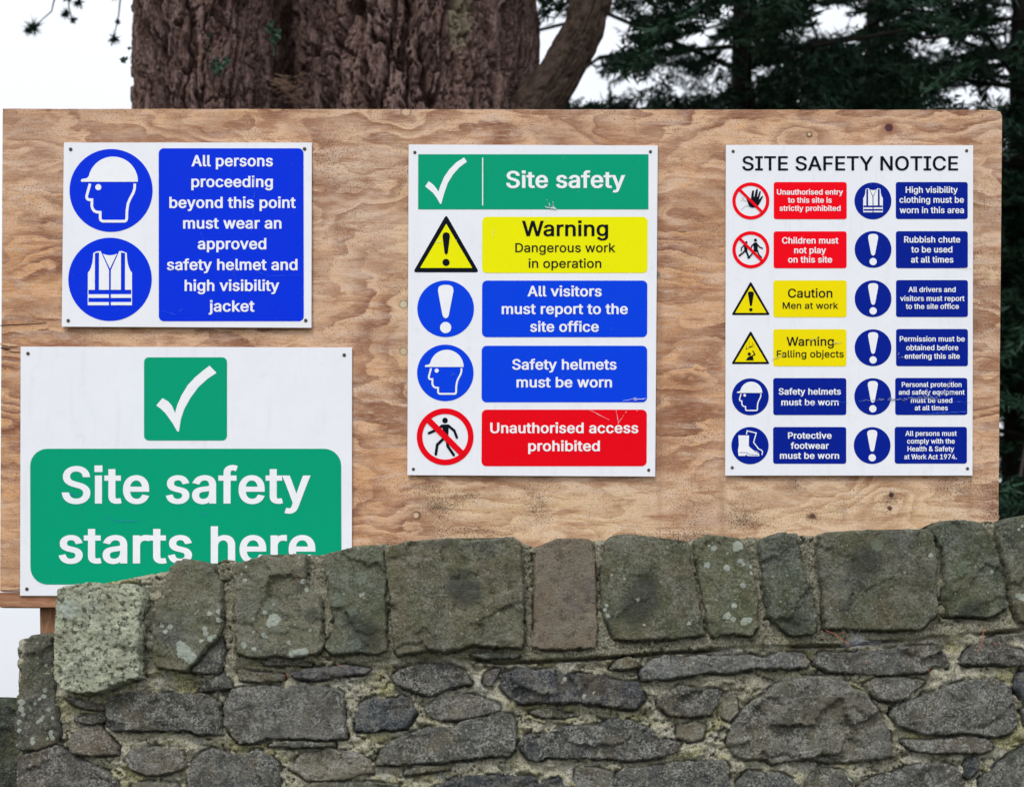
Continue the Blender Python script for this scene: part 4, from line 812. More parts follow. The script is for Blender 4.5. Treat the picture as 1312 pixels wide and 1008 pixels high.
B.screws([(37.2, 453.8), (441.5, 455.8), (36, 754.6)])
B.scuffs([([(138, 662), (146, 666), (155, 668)], .6), ([(157, 668.6), (176, 668)], .6), ([(90, 632), (98, 637)], .9), ([(416, 664), (421, 660)], .5), ([(258, 657), (268, 660)], .4),
          ([(187, 500), (190, 505)], .7)], M_SCUFFB)
# ---- sign 3: tall site safety sign
C = Sign('safety_sign', 'tall sign with green Site safety header and five rows from warning to unauthorised access prohibited', [(523.9, 186.8), (842.4, 188.1), (838.9, 611.1), (522.3, 609.3)], 0.002)
d = C.shape('header_band', [[(536.1, 199.4), (830.5, 199.4), (830.4, 269.8), (536.0, 269.8)]], M_GREEN, C.root, 0.0004)
zc = lambda p, oy=170: [(x / 3.7486 + 510, y / 3.7486 + oy) for x, y in p]
C.shape('tick_symbol', [zc([(318, 126), (331, 147), (297, 172), (266, 206), (240, 248), (222, 300), (208, 349), (203, 349), (188, 322), (168, 295), (131, 265), (148, 240), (170, 256), (188, 278), (195, 290), (204, 262), (222, 220), (248, 182), (280, 150)])], M_LETW, d, 0.0008)
C.shape('divider_line', [[(617.8, 203.9), (619.2, 203.9), (619.2, 265), (617.8, 265)]], M_LETW, d, 0.0008)
C.text('Site safety', 648.5, 800.8, 242.7, 21.8, BOLD, M_LETW, d)
t = triangle(C, [(571.9, 276.5), (529.5, 350.3), (614, 350.3)], [(571.9, 288.4), (538.6, 344.8), (605.2, 344.8)], 4.5, M_YEL1)
C.shape('exclamation_mark', [zc([(214, 503), (218, 489), (232, 484), (246, 489), (250, 503), (240, 583), (232, 594), (224, 583)]), circle(571.7, 337.8, 4.6, 24)], M_BLACK, t, 0.001)
block(C, 618, 279.4, 829.3, 351.1, 6, M_YEL1, [('Warning', 668.7, 778.9, 304.2, 19.6, .0185), ('Dangerous work', 660.2, 788.2, 324.7, 11.6), ('in operation', 677.3, 770.1, 344.7, 11.6)], MED, M_BLACK, -0.2)
exclaim_disc(C, (571.2, 396.9), 36.2, M_BLUE2)
block(C, 617.8, 360.9, 829, 433.2, 6.3, M_BLUE2, [('All visitors', 675.7, 770.6, 381.3, 13.5), ('must report to the', 642.9, 804, 403.9, 13.5), ('site office', 679.1, 766.9, 426.5, 13.5)], BOLD, M_LETW, -.2)
helmet(C, (570.8, 478.8), 36.1, M_BLUE2)
block(C, 617.3, 444.2, 828.8, 516.4, 6.3, M_BLUE2, [('Safety helmets', 656.2, 789.6, 474.8, 13.4), ('must be worn', 661.8, 783.7, 497.5, 13.4)], BOLD, M_LETW, -.2)
def walker(d):
    U = lambda p: [(530 + x / 11.2, 515 + y / 11.2) for x, y in p]
    C.shape('walking_figure', [U(circle(453, 275, 40, 24)), U([(405, 333), (512, 333), (520, 345), (505, 385), (499, 505), (478, 545), (430, 545), (415, 500), (420, 400), (398, 358)]),
        U(stroke([(408, 352), (350, 402), (222, 457)], 36)), U(stroke([(500, 350), (586, 422), (622, 520)], 36)), U(stroke([(442, 525), (341, 622), (321, 758)], 38)),
        U(stroke([(475, 520), (492, 645), (577, 768)], 38))], M_BLACK, d, 0.0008)
prohibit(C, (570.6, 560.4), 36.3, 29.1, 7.6, M_RED1, walker)
block(C, 617.3, 525.8, 828.3, 598, 6.3, M_RED1, [('Unauthorised access', 628.2, 817.3, 555.9, 13.4), ('prohibited', 676.7, 768.2, 578.9, 13.4)], BOLD, M_LETW, -.3)
C.screws([(531.8, 197), (833, 196), (530, 601.7), (830.6, 602.8)], 2.0)
C.scuffs([([(701, 258), (705, 264), (703, 268)], 1.6), ([(708, 261), (709, 268)], 1.0), ([(699, 267), (712, 269.2)], 1.4), ([(700, 284), (704, 286)], 1.0), 
          ([(631, 304), (633, 296)], .9), ([(560, 312), (567, 310)], .8), ([(580, 311), (586, 309.4)], .8), ([(800, 514.5), (814, 511)], .7), ([(813, 513), (827, 512)], .9), ([(812, 510), (815, 516)], 1.0),
          ([(755, 526.5), (780, 539)], .35), ([(789, 527), (792, 543), (803, 527)], .4), ([(813, 526), (816, 528)], 1.4)])
C.scuffs([([(577, 483), (582, 479)], 1.4), ([(578, 479), (583, 481)], 1.0), ([(598.5, 488), (601, 491)], 1.0), ([(696, 455), (697, 457)], .9), ([(708, 454), (709, 453)], .7), ([(782, 415), (784, 416)], .9)], M_SCUFFB)
# ---- sign 4: site safety notice
D = Sign('safety_sign', 'white sign headed SITE SAFETY NOTICE with two columns of red, yellow and navy panels', [(929.6, 187.3), (1245.7, 187.9), (1244.5, 609.8), (928.6, 609.8)], 0.0015)
D.text('SITE SAFETY NOTICE', 950.3, 1226.3, 220.1, 18.2, .0145, M_BLACK, D.root, 0.0006, 'heading')
r5 = lambda p: (p[0] / 3.8588 + 920, p[1] / 3.8588 + 180)
def rows(lines, oy):
    return [(b, x0 / 3.8588 + 920, x1 / 3.8588 + 920, y / 3.8588 + oy, cap) + tuple(rest) for b, x0, x1, y, cap, *rest in lines]
def z1(p, ox=930, oy=230, s=8.2): return [(x / s + ox, y / s + oy) for x, y in p]
def hand(d):
    D.shape('hand_symbol', [z1([(205, 205), (228, 222), (255, 250), (258, 215), (264, 165), (270, 136), (279, 126), (290, 131), (288, 165), (287, 196), (294, 196), (303, 150), (312, 119), (323, 113), (331, 120), (326, 160), (322, 197), (328, 197),
        (340, 160), (348, 137), (358, 135), (361, 143), (352, 180), (342, 220), (348, 222), (362, 200), (378, 186), (385, 192), (368, 225), (348, 262), (332, 290), (310, 305), (275, 309), (245, 300), (232, 280), (222, 245)])], M_BLACK, d, 0.0009)
    D.shape('face_lines', [z1(stroke(q, 6, False)) for q in ([(158, 206), (172, 202), (185, 215)], [(150, 238), (175, 225), (198, 240), (225, 240)], [(155, 332), (205, 286), (238, 294)])], M_GREY, d, 0.0007)
prohibit(D, (961.3, 259.1), 23.7, 19.4, 3.4, M_RED2, hand)
def kids(d):
    D.shape('child_figures', [z1(q) for q in (circle(209, 674, 13, 16), stroke([(200, 700), (204, 762)], 32), stroke([(186, 702), (158, 730), (156, 764)], 11), stroke([(207, 760), (222, 800), (236, 834)], 19),
        stroke([(196, 760), (168, 788), (136, 812)], 16), stroke([(136, 805), (138, 820)], 9), circle(305, 650, 16, 18),
        [(288, 676), (322, 676), (330, 700), (326, 740), (336, 772), (280, 772), (288, 735), (282, 700)], stroke([(290, 686), (264, 712), (258, 742)], 12), stroke([(322, 690), (348, 722), (380, 736)], 11),
        stroke([(322, 765), (345, 808), (370, 834)], 13), stroke([(294, 765), (266, 796), (240, 830)], 14), stroke([(222, 836), (244, 832)], 10))], M_BLACK, d, 0.0008)
prohibit(D, (961.3, 321.5), 23.7, 19.4, 3.4, M_RED2, kids)
z2 = lambda p: z1(p, 930, 350, 8.064)
t = triangle(D, z2([(251, 94), (52, 442), (451, 442)]), z2([(251, 146), (90, 421), (413, 421)]), 2.6, M_YEL2)
D.shape('exclamation_mark', [z2([(221, 218), (226, 206), (240, 201), (264, 201), (278, 206), (283, 218), (263, 345), (251, 354), (242, 345)]), z2(circle(252, 388, 18, 18))], M_BLACK, t, 0.001)
t = triangle(D, z2([(250, 603), (50, 947), (448, 947)]), z2([(250, 653), (88, 926), (411, 926)]), 2.6, M_YEL2)
D.shape('falling_object_symbol', [z2(q) for q in (circle(235, 845, 17, 16), [(200, 910), (216, 884), (240, 866), (264, 862), (275, 876), (280, 910)], stroke([(252, 872), (293, 850), (272, 814)], 12),
        stroke([(232, 778), (266, 764)], 11), circle(208, 790, 8, 10))], M_BLACK, t, 0.001)
D.shape('motion_lines', [z2(stroke(q, 6, False)) for q in ([(235, 712), (235, 760)], [(210, 750), (210, 780)], [(268, 722), (268, 755)], [(283, 735), (283, 780)])], M_AMBER, t, 0.00095)
helmet(D, (960.5, 509.3), 23.6, M_NAVY)
d = D.shape('boots_pictogram', [circle(960.2, 571.6, 23.8)], M_NAVY, D.root, 0.0004)
z3 = lambda p: z1(p, 930, 480, 8.2)
D.shape('boot_symbol', [z3([(125, 645), (236, 645), (233, 755), (255, 778), (290, 805), (322, 812), (340, 830), (345, 862), (225, 862), (205, 846), (196, 860), (127, 860), (120, 800), (130, 750)]),
                        z3(stroke([(210, 636), (216, 597), (312, 620), (284, 718), (338, 788), (368, 800), (378, 815), (372, 850)], 11, False))], M_LETW, d, 0.0008)
D.shape('boot_seam', [z3(stroke([(135, 825), (208, 825), (240, 846), (335, 851)], 5, False)), z3(stroke([(292, 812), (318, 818), (336, 834)], 5, False))], M_NAVY, d, 0.001)
vest(D, (1117.4, 259), 23.6, M_NAVY)
for cx, cy in ((1117.5, 321), (1117.5, 384), (1117.4, 446.6), (1117, 509), (1116.2, 571.5)): exclaim_disc(D, (cx, cy), 23.5, M_NAVY)
LB = [(234.9, 282.4, M_RED2, M_LETW, BOLD, [('Unauthorised entry', 288, 614, 275, 7.0), ('to this site is', 342, 558, 315, 7.0), ('strictly prohibited', 301, 602, 355, 7.0)], 180),
      (297.9, 345.1, M_RED2, M_LETW, BOLD, [('Children must', 313, 591, 516, 8.1), ('not play', 373, 530, 564, 8.1), ('on this site', 343, 560, 610, 8.1)], 180),
      (360.6, 407.7, M_YEL2, M_BLACK, MED, [('Caution', 342, 561, 782, 11.4, .0125), ('Men at work', 316, 590, 837, 8.3)], 180),
      (423, 470.4, M_YEL2, M_BLACK, MED, [('Warning', 335, 568, 190, 11.3, .0125), ('Falling objects', 287, 617, 247, 8.8)], 395),
      (485.4, 532.6, M_NAVY, M_LETW, BOLD, [('Safety helmets', 296, 603, 431, 8.2), ('must be worn', 309, 592, 484, 8.2)], 395),
      (547.9, 594.8, M_NAVY, M_LETW, BOLD, [('Protective', 342, 557, 648, 8.3), ('footwear', 355, 543, 698, 8.3), ('must be worn', 302, 594, 747, 8.3)], 395)]
RB = [(234.9, 282.2, [('High visibility', 923, 1180, 266, 8.0), ('clothing must be', 892, 1210, 315, 8.0), ('worn in this area', 893, 1210, 366, 8.0)], 180),
      (297.7, 345, [('Rubbish chute', 915, 1192, 511, 8.0), ('to be used', 950, 1153, 560, 8.0), ('at all times', 949, 1158, 610, 8.0)], 180),
      (360.2, 407.4, [('All drivers and', 936, 1169, 755, 6.7), ('visitors must report', 895, 1213, 799, 6.7), ('to the site office', 923, 1185, 838, 6.7)], 180),
      (422.7, 470.2, [('Permission must be', 893, 1214, 169, 6.8), ('obtained before', 925, 1182, 212, 6.8), ('entering this site', 917, 1189, 254, 6.8)], 395),
      (485.2, 532.5, [('Personal protection', 903, 1198, 393, 6.3), ('and safety equipment', 888, 1213, 431, 6.3), ('must be used', 948, 1152, 471, 6.3), ('at all times', 967, 1130, 508, 6.3)], 395),
      (547.7, 594.6, [('All persons must', 920, 1174, 634, 6.4), ('comply with the', 929, 1164, 672, 6.4), ('Health & Safety', 931, 1161, 710, 6.4), ('at Work Act 1974.', 915, 1174, 749, 6.4)], 395)]
for i, (y0, y1, mt, lm, w, ls, oy) in enumerate(LB):
    sh = -0.2 * i
    block(D, 990.6 + sh, y0, 1083.9 + sh * .8, y1, 3.2, mt, rows(ls, oy), w, lm)
for i, (y0, y1, ls, oy) in enumerate(RB):
    sh = (0, .1, .2, .2, -.9, -1.6)[i]
    block(D, 1146.6 + sh, y0, 1238.6 + sh * .8, y1, 3.2, M_NAVY, rows(ls, oy), .0195, M_LETW)
D.screws([(938.7, 195.6), (1237.2, 194.8), (937.4, 599.7), (1238, 601)], 2.0)
D.scuffs([([(1096, 515), (1110, 514), (1128, 513.5)], .8), ([(1125, 513.2), (1150, 512.6), (1170, 511), (1185, 510)], 1.8), ([(1183, 512), (1200, 510.5), (1205, 507)], 2.0), ([(1198, 509), (1212, 503), (1222, 505)], 1.4),
          ([(1212, 500), (1216, 487)], 1.3), ([(1150, 452), (1149, 457), (1156, 460)], 1.8), ([(1185, 499), (1192, 512), (1204, 514)], 1.0)], M_WORN)
D.scuffs([([(1038, 437), (1047, 434)], 1.6), ([(1062, 441), (1077, 440)], 1.8), ([(988, 462), (1005, 456)], 1.1), ([(1227, 345), (1245, 346)], .4)], M_GREYY)
D.scuffs([([(1060, 516), (1084, 516.5)], .6), ([(1000, 521), (1040, 519), (1060, 521)], .5), ([(1018, 521), (1017, 528)], .8), ([(1195, 530), (1237, 528.5)], .8), ([(1205, 516), (1244, 516.4)], .4), ([(1113, 236), (1116, 240)], 1.0),
          ([(1197, 468), (1199, 468.4)], .9), ([(1180, 531), (1215, 530.5)], .6)], M_SCUFFB)
# ================================================================== dry-look mortared stone wall
WALL_D = 2.25
SW = S * WALL_D / CAM_D
YF = WALL_D - CAM_D                      # front face of the wall
YB = -0.045                              # its back
def wx_(px): return (np.asarray(px, float) - 656) * SW
def wz_(py): return EYE + (HORIZON - np.asarray(py, float)) * SW
wall = empty('stone_wall', 'old mortared rubble wall with upright mossy cope stones in front of the plywood', 'wall')

LICHEN = [(96, 783, 12), (98, 781, 9), (240, 836, 9), (248, 843, 8), (236, 828, 6), (216, 810, 3), (211, 802, 3), (222, 804, 3.4), (267, 812, 3.6), (273, 819, 4), (262, 822, 3), (266, 806, 3), (279, 817, 3), (272, 787, 3.2), (284, 795, 3.5), (283, 785, 3),
          (354, 795, 8), (349, 799, 5), (342, 815, 4), (328, 794, 2), (328, 810, 2.3), (315, 827, 4), (328, 832, 3.2), (378, 838, 5), (386, 837, 6), (393, 836, 5), (373, 824, 2.6), (342, 786, 3), (353, 776, 1.9), (400, 808, 2.6), (313, 737, 1.9), (318, 727, 2), (317, 745, 2.8), (391, 746, 3.5), (395, 757, 3), (386, 716, 2),
          (463, 764, 2.6), (467, 762, 2), (904, 725, 4), (942.7, 702, 6.5), (913, 704, 3.6), (907, 700, 2), (949, 751, 4), (938, 776.6, 3.6), (930, 789, 4.2), (926, 791, 3), (937, 795, 3.4), (951, 797, 5), (957, 795, 4), (916, 769, 2), (960, 728, 3), (961, 735, 3), (966, 745, 2.4), (968, 775, 3), (929, 729.5, 4.4), (946, 720, 3), (950, 724, 2.5),
          (816, 769.6, 2.6), (881, 799, 2.8), (774, 782, 3), (778, 790, 2.6), (776, 776, 2.5), (783, 738, 2.1), (799, 742.8, 1.7), (787, 789.7, 2.2), (824, 801, 2), (1188, 713, 3), (1157, 708.6, 1.7), (1266.7, 734, 2.6), (1306, 766, 5), (1300, 764, 3), (1041, 790, 1.8), (1184, 810, 2.6), (1261, 760, 1.8), (1299, 680, 2.6), (1304, 676, 2.2), (1310, 690, 2.4),
          (928, 820, 3.5), (31, 900, 4.5), (30, 908, 4), (33, 915, 3), (28, 925, 3.6), (28, 935.5, 3), (54, 922, 3.2), (57, 919, 2.6), (50, 925, 2.2), (64, 908.7, 2.7), (60, 884, 3), (58, 892, 3), (53, 895, 2.2), (48, 901, 2), (44, 946, 2.6), (45, 951, 3.2), (67, 938, 3.2), (69, 945, 3.4), (63, 946, 2.2), (69.8, 919.6, 2.4), (36.8, 868, 1.4), (60, 861, 1.5),
          (1090, 996, 4.5), (1087, 991, 3), (1138, 989, 3.4), (888, 849.5, 2), (1127, 824, 2), (1213, 987, 2)]
LA = np.array(LICHEN)
DIM = np.array([(443, 740, 6), (463, 742, 8), (436, 770, 8), (458, 825, 7), (452, 783, 6), (355, 808, 7), (346, 780, 7), (300, 700, 1), (1120, 700, 8), (1230, 730, 10)])
DARKP = np.array([(595, 760, 22), (590, 745, 14), (470, 815, 22), (455, 795, 15), (822, 770, 24), (826, 750, 17), (815, 785, 20), (1105, 720, 22), (400, 790, 10), (1015, 800, 18), (1240, 785, 18)])
def blob(px, py, tab, soft=1.6):
    w = 2.2 * fbm(px / 5, py / 5, 3, 120)
    r = np.zeros(np.shape(px))
    for cx, cy, rr in tab:
        d = np.hypot(px - cx, py - cy) + w * min(1.6, rr / 4)
        r = np.maximum(r, np.clip((rr + soft - d) / (2 * soft), 0, 1))
    return r
def poly_dist(P, x, y):
    d = np.full(x.shape, 1e9); inside = np.zeros(x.shape, bool)
    n = len(P)
    for i in range(n):
        ax, ay = P[i]; bx_, by_ = P[(i + 1) % n]
        ex, ey = bx_ - ax, by_ - ay; L = ex * ex + ey * ey + 1e-9
        t = np.clip(((x - ax) * ex + (y - ay) * ey) / L, 0, 1)
        d = np.minimum(d, np.hypot(x - ax - t * ex, y - ay - t * ey))
        if ay != by_:
            c = ((ay > y) != (by_ > y)) & (x < (bx_ - ax) * (y - ay) / (by_ - ay) + ax)
            inside ^= c
    return d, inside
def resample(P, step):
    out = []
    n = len(P)
    for i in range(n):
        a = np.array(P[i], float); b = np.array(P[(i + 1) % n], float); L = np.hypot(*(b - a)); k = max(1, int(round(L / step)))
        for j in range(k): out.append(a + (b - a) * j / k)
    return np.array(out)
def stone_mesh(P, seed, proud, round_px, tilt, facet, rough, depth, step=2.2, strat=0.0, pits=0.0, grow=1.2, frame=(wx_, wz_, YF)):
    """front of a stone inside outline P (photo pixels on the wall face), relief in metres, with sides running back into the wall"""
    fx, fz, yf = frame
    R = resample(P, step * 1.2)
    n = len(R); nx = np.roll(R, -1, 0) - np.roll(R, 1, 0); nx = np.stack([nx[:, 1], -nx[:, 0]], 1); nx /= np.linalg.norm(nx, axis=1)[:, None] + 1e-9
    area = 0.5 * np.sum(R[:, 0] * np.roll(R[:, 1], -1) - np.roll(R[:, 0], -1) * R[:, 1])
    if area < 0: nx = -nx
    size = math.sqrt(abs(area)); ga = min(1.0, size / 60)
    jag = 2.2 * ga * fbm(R[:, 0] / 9 + seed, R[:, 1] / 9, 3, 21) + 1.0 * ga * perlin(R[:, 0] / 2.7, R[:, 1] / 2.7, seed % 50)
    R = R + nx * (grow + jag)[:, None]
    x0, y0 = R.min(0); x1, y1 = R.max(0)
    rg = np.random.default_rng(seed)
    gx, gy = np.meshgrid(np.arange(x0, x1, step), np.arange(y0, y1, step))
    gx = gx.ravel() + rg.uniform(-.3, .3, gx.size) * step; gy = gy.ravel() + rg.uniform(-.3, .3, gy.size) * step
    d, ins = poly_dist(R, gx, gy)
    k = ins & (d > step * 0.6)
    pts = np.concatenate([R, np.stack([gx[k], gy[k]], 1)])
    dist = np.concatenate([np.zeros(n), d[k]])
    res = delaunay_2d_cdt([Vector((a, b)) for a, b in pts], [(i, (i + 1) % n) for i in range(n)], [], 1, 1e-5, True)
    vo = np.array([(v.x, v.y) for v in res[0]]); faces = np.array(res[2]) if res[2] else np.zeros((0, 3), int)
    src = np.array([o[0] if o else 0 for o in res[3]])
    dist = dist[src]; X, Y = vo[:, 0], vo[:, 1]
    t = np.clip(dist / round_px, 0, 1)
    prof = np.sqrt(1 - (1 - t) ** 2)
    h = -0.010 + (0.010 + proud) * prof
    cx, cy = (x0 + x1) / 2, (y0 + y1) / 2; sx, sy = max(x1 - x0, 1), max(y1 - y0, 1)
    h = h + tilt[0] * (X - cx) / sx + tilt[1] * (Y - cy) / sy
    # split faces: tilted chips with abrupt edges
    a1 = rg.uniform(-.5, .5)
    ca, sa = math.cos(a1), math.sin(a1)
    U = (X * ca + Y * sa); W = (-X * sa + Y * ca)
    wu = 9 * fbm(X / 22, Y / 22, 4, 141); ww = 9 * fbm(X / 20, Y / 20, 4, 151)
    for sc, am in ((46, 1.0), (20, .42)):
        o_, p_, q_, dx, dy = worley_planes((U + wu) / (sc * 1.25) + seed, (W + ww) / sc, seed % 37)
        h = h + facet * am * t * (o_ * 1.2 + 1.6 * p_ * dx + 1.6 * q_ * dy)
    if strat:
        q = (W + 5 * fbm(X / 30, Y / 12, 3, 160)) / 7.0 + seed
        h = h + strat * t * (np.floor(q) * 2654.435 % 1 - .5 - 0.5 * (q % 1))
    h = h + rough * (fbm(X / 26, Y / 24, 3, 170) * 2.2 + fbm(X / 6.5, Y / 6.5, 3, 180) * 1.0 * t + 0.5 * t * perlin(X / 2.3, Y / 2.3, 185))
    if pits:
        pn = perlin(X / 5.0, Y / 4.2, 190) + .5 * perlin(X / 2.6, Y / 2.6, 191)
        h = h - pits * smooth(0.12, 0.45, pn) * t
    lich = blob(X, Y, LA[(LA[:, 0] > x0 - 14) & (LA[:, 0] < x1 + 14) & (LA[:, 1] > y0 - 14) & (LA[:, 1] < y1 + 14)])
    dim = blob(X, Y, DIM[(abs(DIM[:, 0] - cx) < sx) & (abs(DIM[:, 1] - cy) < sy)], 2.5)
    dk = blob(X, Y, DARKP[(abs(DARKP[:, 0] - cx) < sx) & (abs(DARKP[:, 1] - cy) < sy)], 14)
    h = h + 0.0006 * lich
    V = np.stack([fx(X), yf - h, fz(Y)], 1)
    # sides
    inv = {int(s): i for i, s in enumerate(src) if s < n}
    ring = [inv[i] for i in range(n) if i in inv]
    nb = len(ring); base = len(V)
    br = np.array(ring)
    Bk = V[br].copy(); Bk[:, 1] = yf + depth
    V = np.concatenate([V, Bk])
    i = np.arange(nb); j = (i + 1) % nb
    q1 = np.stack([br[i], br[j], base + j], 1); q2 = np.stack([br[i], base + j, base + i], 1)
    faces = np.concatenate([faces, q1, q2])
    z = np.zeros(nb)
    return V, faces, dict(lichen=np.concatenate([lich, z]), dim=np.concatenate([dim, z]), darkp=np.concatenate([dk, z]))

# ---- stone material: one recipe, its colour comes from the object
def stone_material(name, speck, crust, grain_scale=1.0, moss=0.0, pit=0.0):
    m = NT(name)
    oi = m.n('ObjectInfo'); base = oi.outputs['Color']
    rnd = m.math('MULTIPLY', oi.outputs['Random'], 37.0)
    tcn = m.n('TexCoord').outputs['Object']
    c = m.n('VectorMath', operation='ADD', ins={0: tcn, 1: m.n('CombineXYZ', {'X': rnd, 'Y': rnd, 'Z': rnd}).outputs[0]}).outputs[0]
    big = m.noise(c, 9, 4, 0.6, 0.4); mid = m.noise(c, 45, 5, 0.7); fine = m.noise(c, 260 * grain_scale, 4, 0.75); gr = m.noise(c, 620, 3, .7)
    col = m.mix(m.rng(big, .40, .62, 0, .5), base, m.mix(.5, base, (0.045, 0.05, 0.04)))
    col = m.mix(m.rng(mid, .50, .60, 0, .75), col, m.mix(0.6, col, (0.34, 0.335, 0.28)))
    col = m.mix(m.rng(mid, .47, .38, 0, .75), col, m.mix(0.65, col, (0.03, 0.034, 0.03)))
    col = m.mix(m.rng(fine, .54, .63, 0, .5), col, m.mix(0.6, col, (0.44, 0.44, 0.38)))
    col = m.mix(m.rng(fine, .46, .36, 0, .6), col, m.mix(0.75, col, (0.012, 0.013, 0.011)))
    col = m.mix(m.rng(gr, .48, .60, 0, .45), col, m.mix(0.6, col, (0.01, 0.01, 0.01)))
    hue = m.noise(c, 14, 4, .65)
    col = m.mix(m.rng(hue, .52, .64, 0, .38), col, lin(124, 108, 84))
    col = m.mix(m.rng(hue, .48, .36, 0, .32), col, lin(92, 98, 104))
    if moss:
        mo = m.noise(c, 16, 5, .65)
        col = m.mix(m.rng(mo, .42, .66, 0, moss), col, lin(82, 92, 52))
    # pale crusts: small round lichens and peppered mineral specks
    for sc, th, soft, am, cc in ((95, .17, .05, .75, lin(176, 182, 160)), (230, .16, .06, .8, lin(190, 194, 178)), (48, .12, .03, .6, lin(150, 158, 138))):
        vo = m.n('TexVoronoi', {'Vector': c, 'Scale': sc, 'Randomness': 1.0}, feature='F1')
        keep = m.rng(m.n('SeparateColor', {'Color': vo.outputs['Color']}).outputs[0], 1 - speck * .30, 1 - speck * .28, 0, 1)
        dd = m.math('ADD', vo.outputs['Distance'], m.math('MULTIPLY', m.math('SUBTRACT', gr, .5), .22))
        f = m.math('MULTIPLY', keep, m.rng(dd, th + soft, th, 0, am))
        col = m.mix(f, col, cc)
    cr = m.noise(c, 30, 6, 0.8, 0.3)
    cf = m.math('MULTIPLY', m.rng(cr, .46, .57, .08, 1), m.rng(fine, .47, .55, 0, crust))
    col = m.mix(cf, col, lin(172, 172, 166))
    if pit: col = m.mix(m.rng(m.noise(c, 125, 2, .5), .44, .38, 0, pit), col, lin(62, 68, 50))
    dk = m.attr('darkp')
    col = m.mix(m.math('MULTIPLY', m.rng(m.math('ADD', dk, m.math('MULTIPLY', m.math('SUBTRACT', mid, .5), 1.6)), .35, .75, 0, .62), 1.0), col, lin(56, 60, 56))
    dm = m.attr('dim')
    col = m.mix(m.rng(m.math('ADD', dm, m.math('MULTIPLY', m.math('SUBTRACT', fine, .5), .5)), .4, .6, 0, .45), col, lin(136, 148, 132))
    li = m.attr('lichen')
    lf = m.rng(m.math('ADD', li, m.math('MULTIPLY', m.math('SUBTRACT', fine, .5), .9)), .45, .58, 0, .92)
    col = m.mix(lf, col, m.mix(m.rng(gr, .35, .65, 0, .5), lin(196, 204, 190), lin(150, 160, 148)))
    m.fin(col, .92, .25)
    m.bump(m.math('ADD', m.math('MULTIPLY', fine, 1.0), m.math('ADD', m.math('MULTIPLY', mid, 1.4), m.math('MULTIPLY', gr, .45))), 1.0, 0.005)
    return m.m
M_COPE = stone_material('mossy_sandstone', .45, .3, 1, .38)
M_LIGHT = stone_material('pitted_pale_sandstone', .35, .3, .8, .12, .75)
M_REDS = stone_material('smooth_brown_sandstone', .12, .1, 1.5)
M_DARK = stone_material('dark_whinstone', .9, .85, 1, .12)
M_SLATE = stone_material('blue_black_slate', .35, .35, 1)

G1, G2, G3, G4 = lin(136, 136, 110), lin(120, 126, 104), lin(144, 142, 118), lin(106, 112, 94)
DK, DG, GR, BL, BR = lin(98, 96, 91), lin(110, 108, 103), lin(112, 112, 106), lin(66, 72, 78), lin(98, 88, 76)
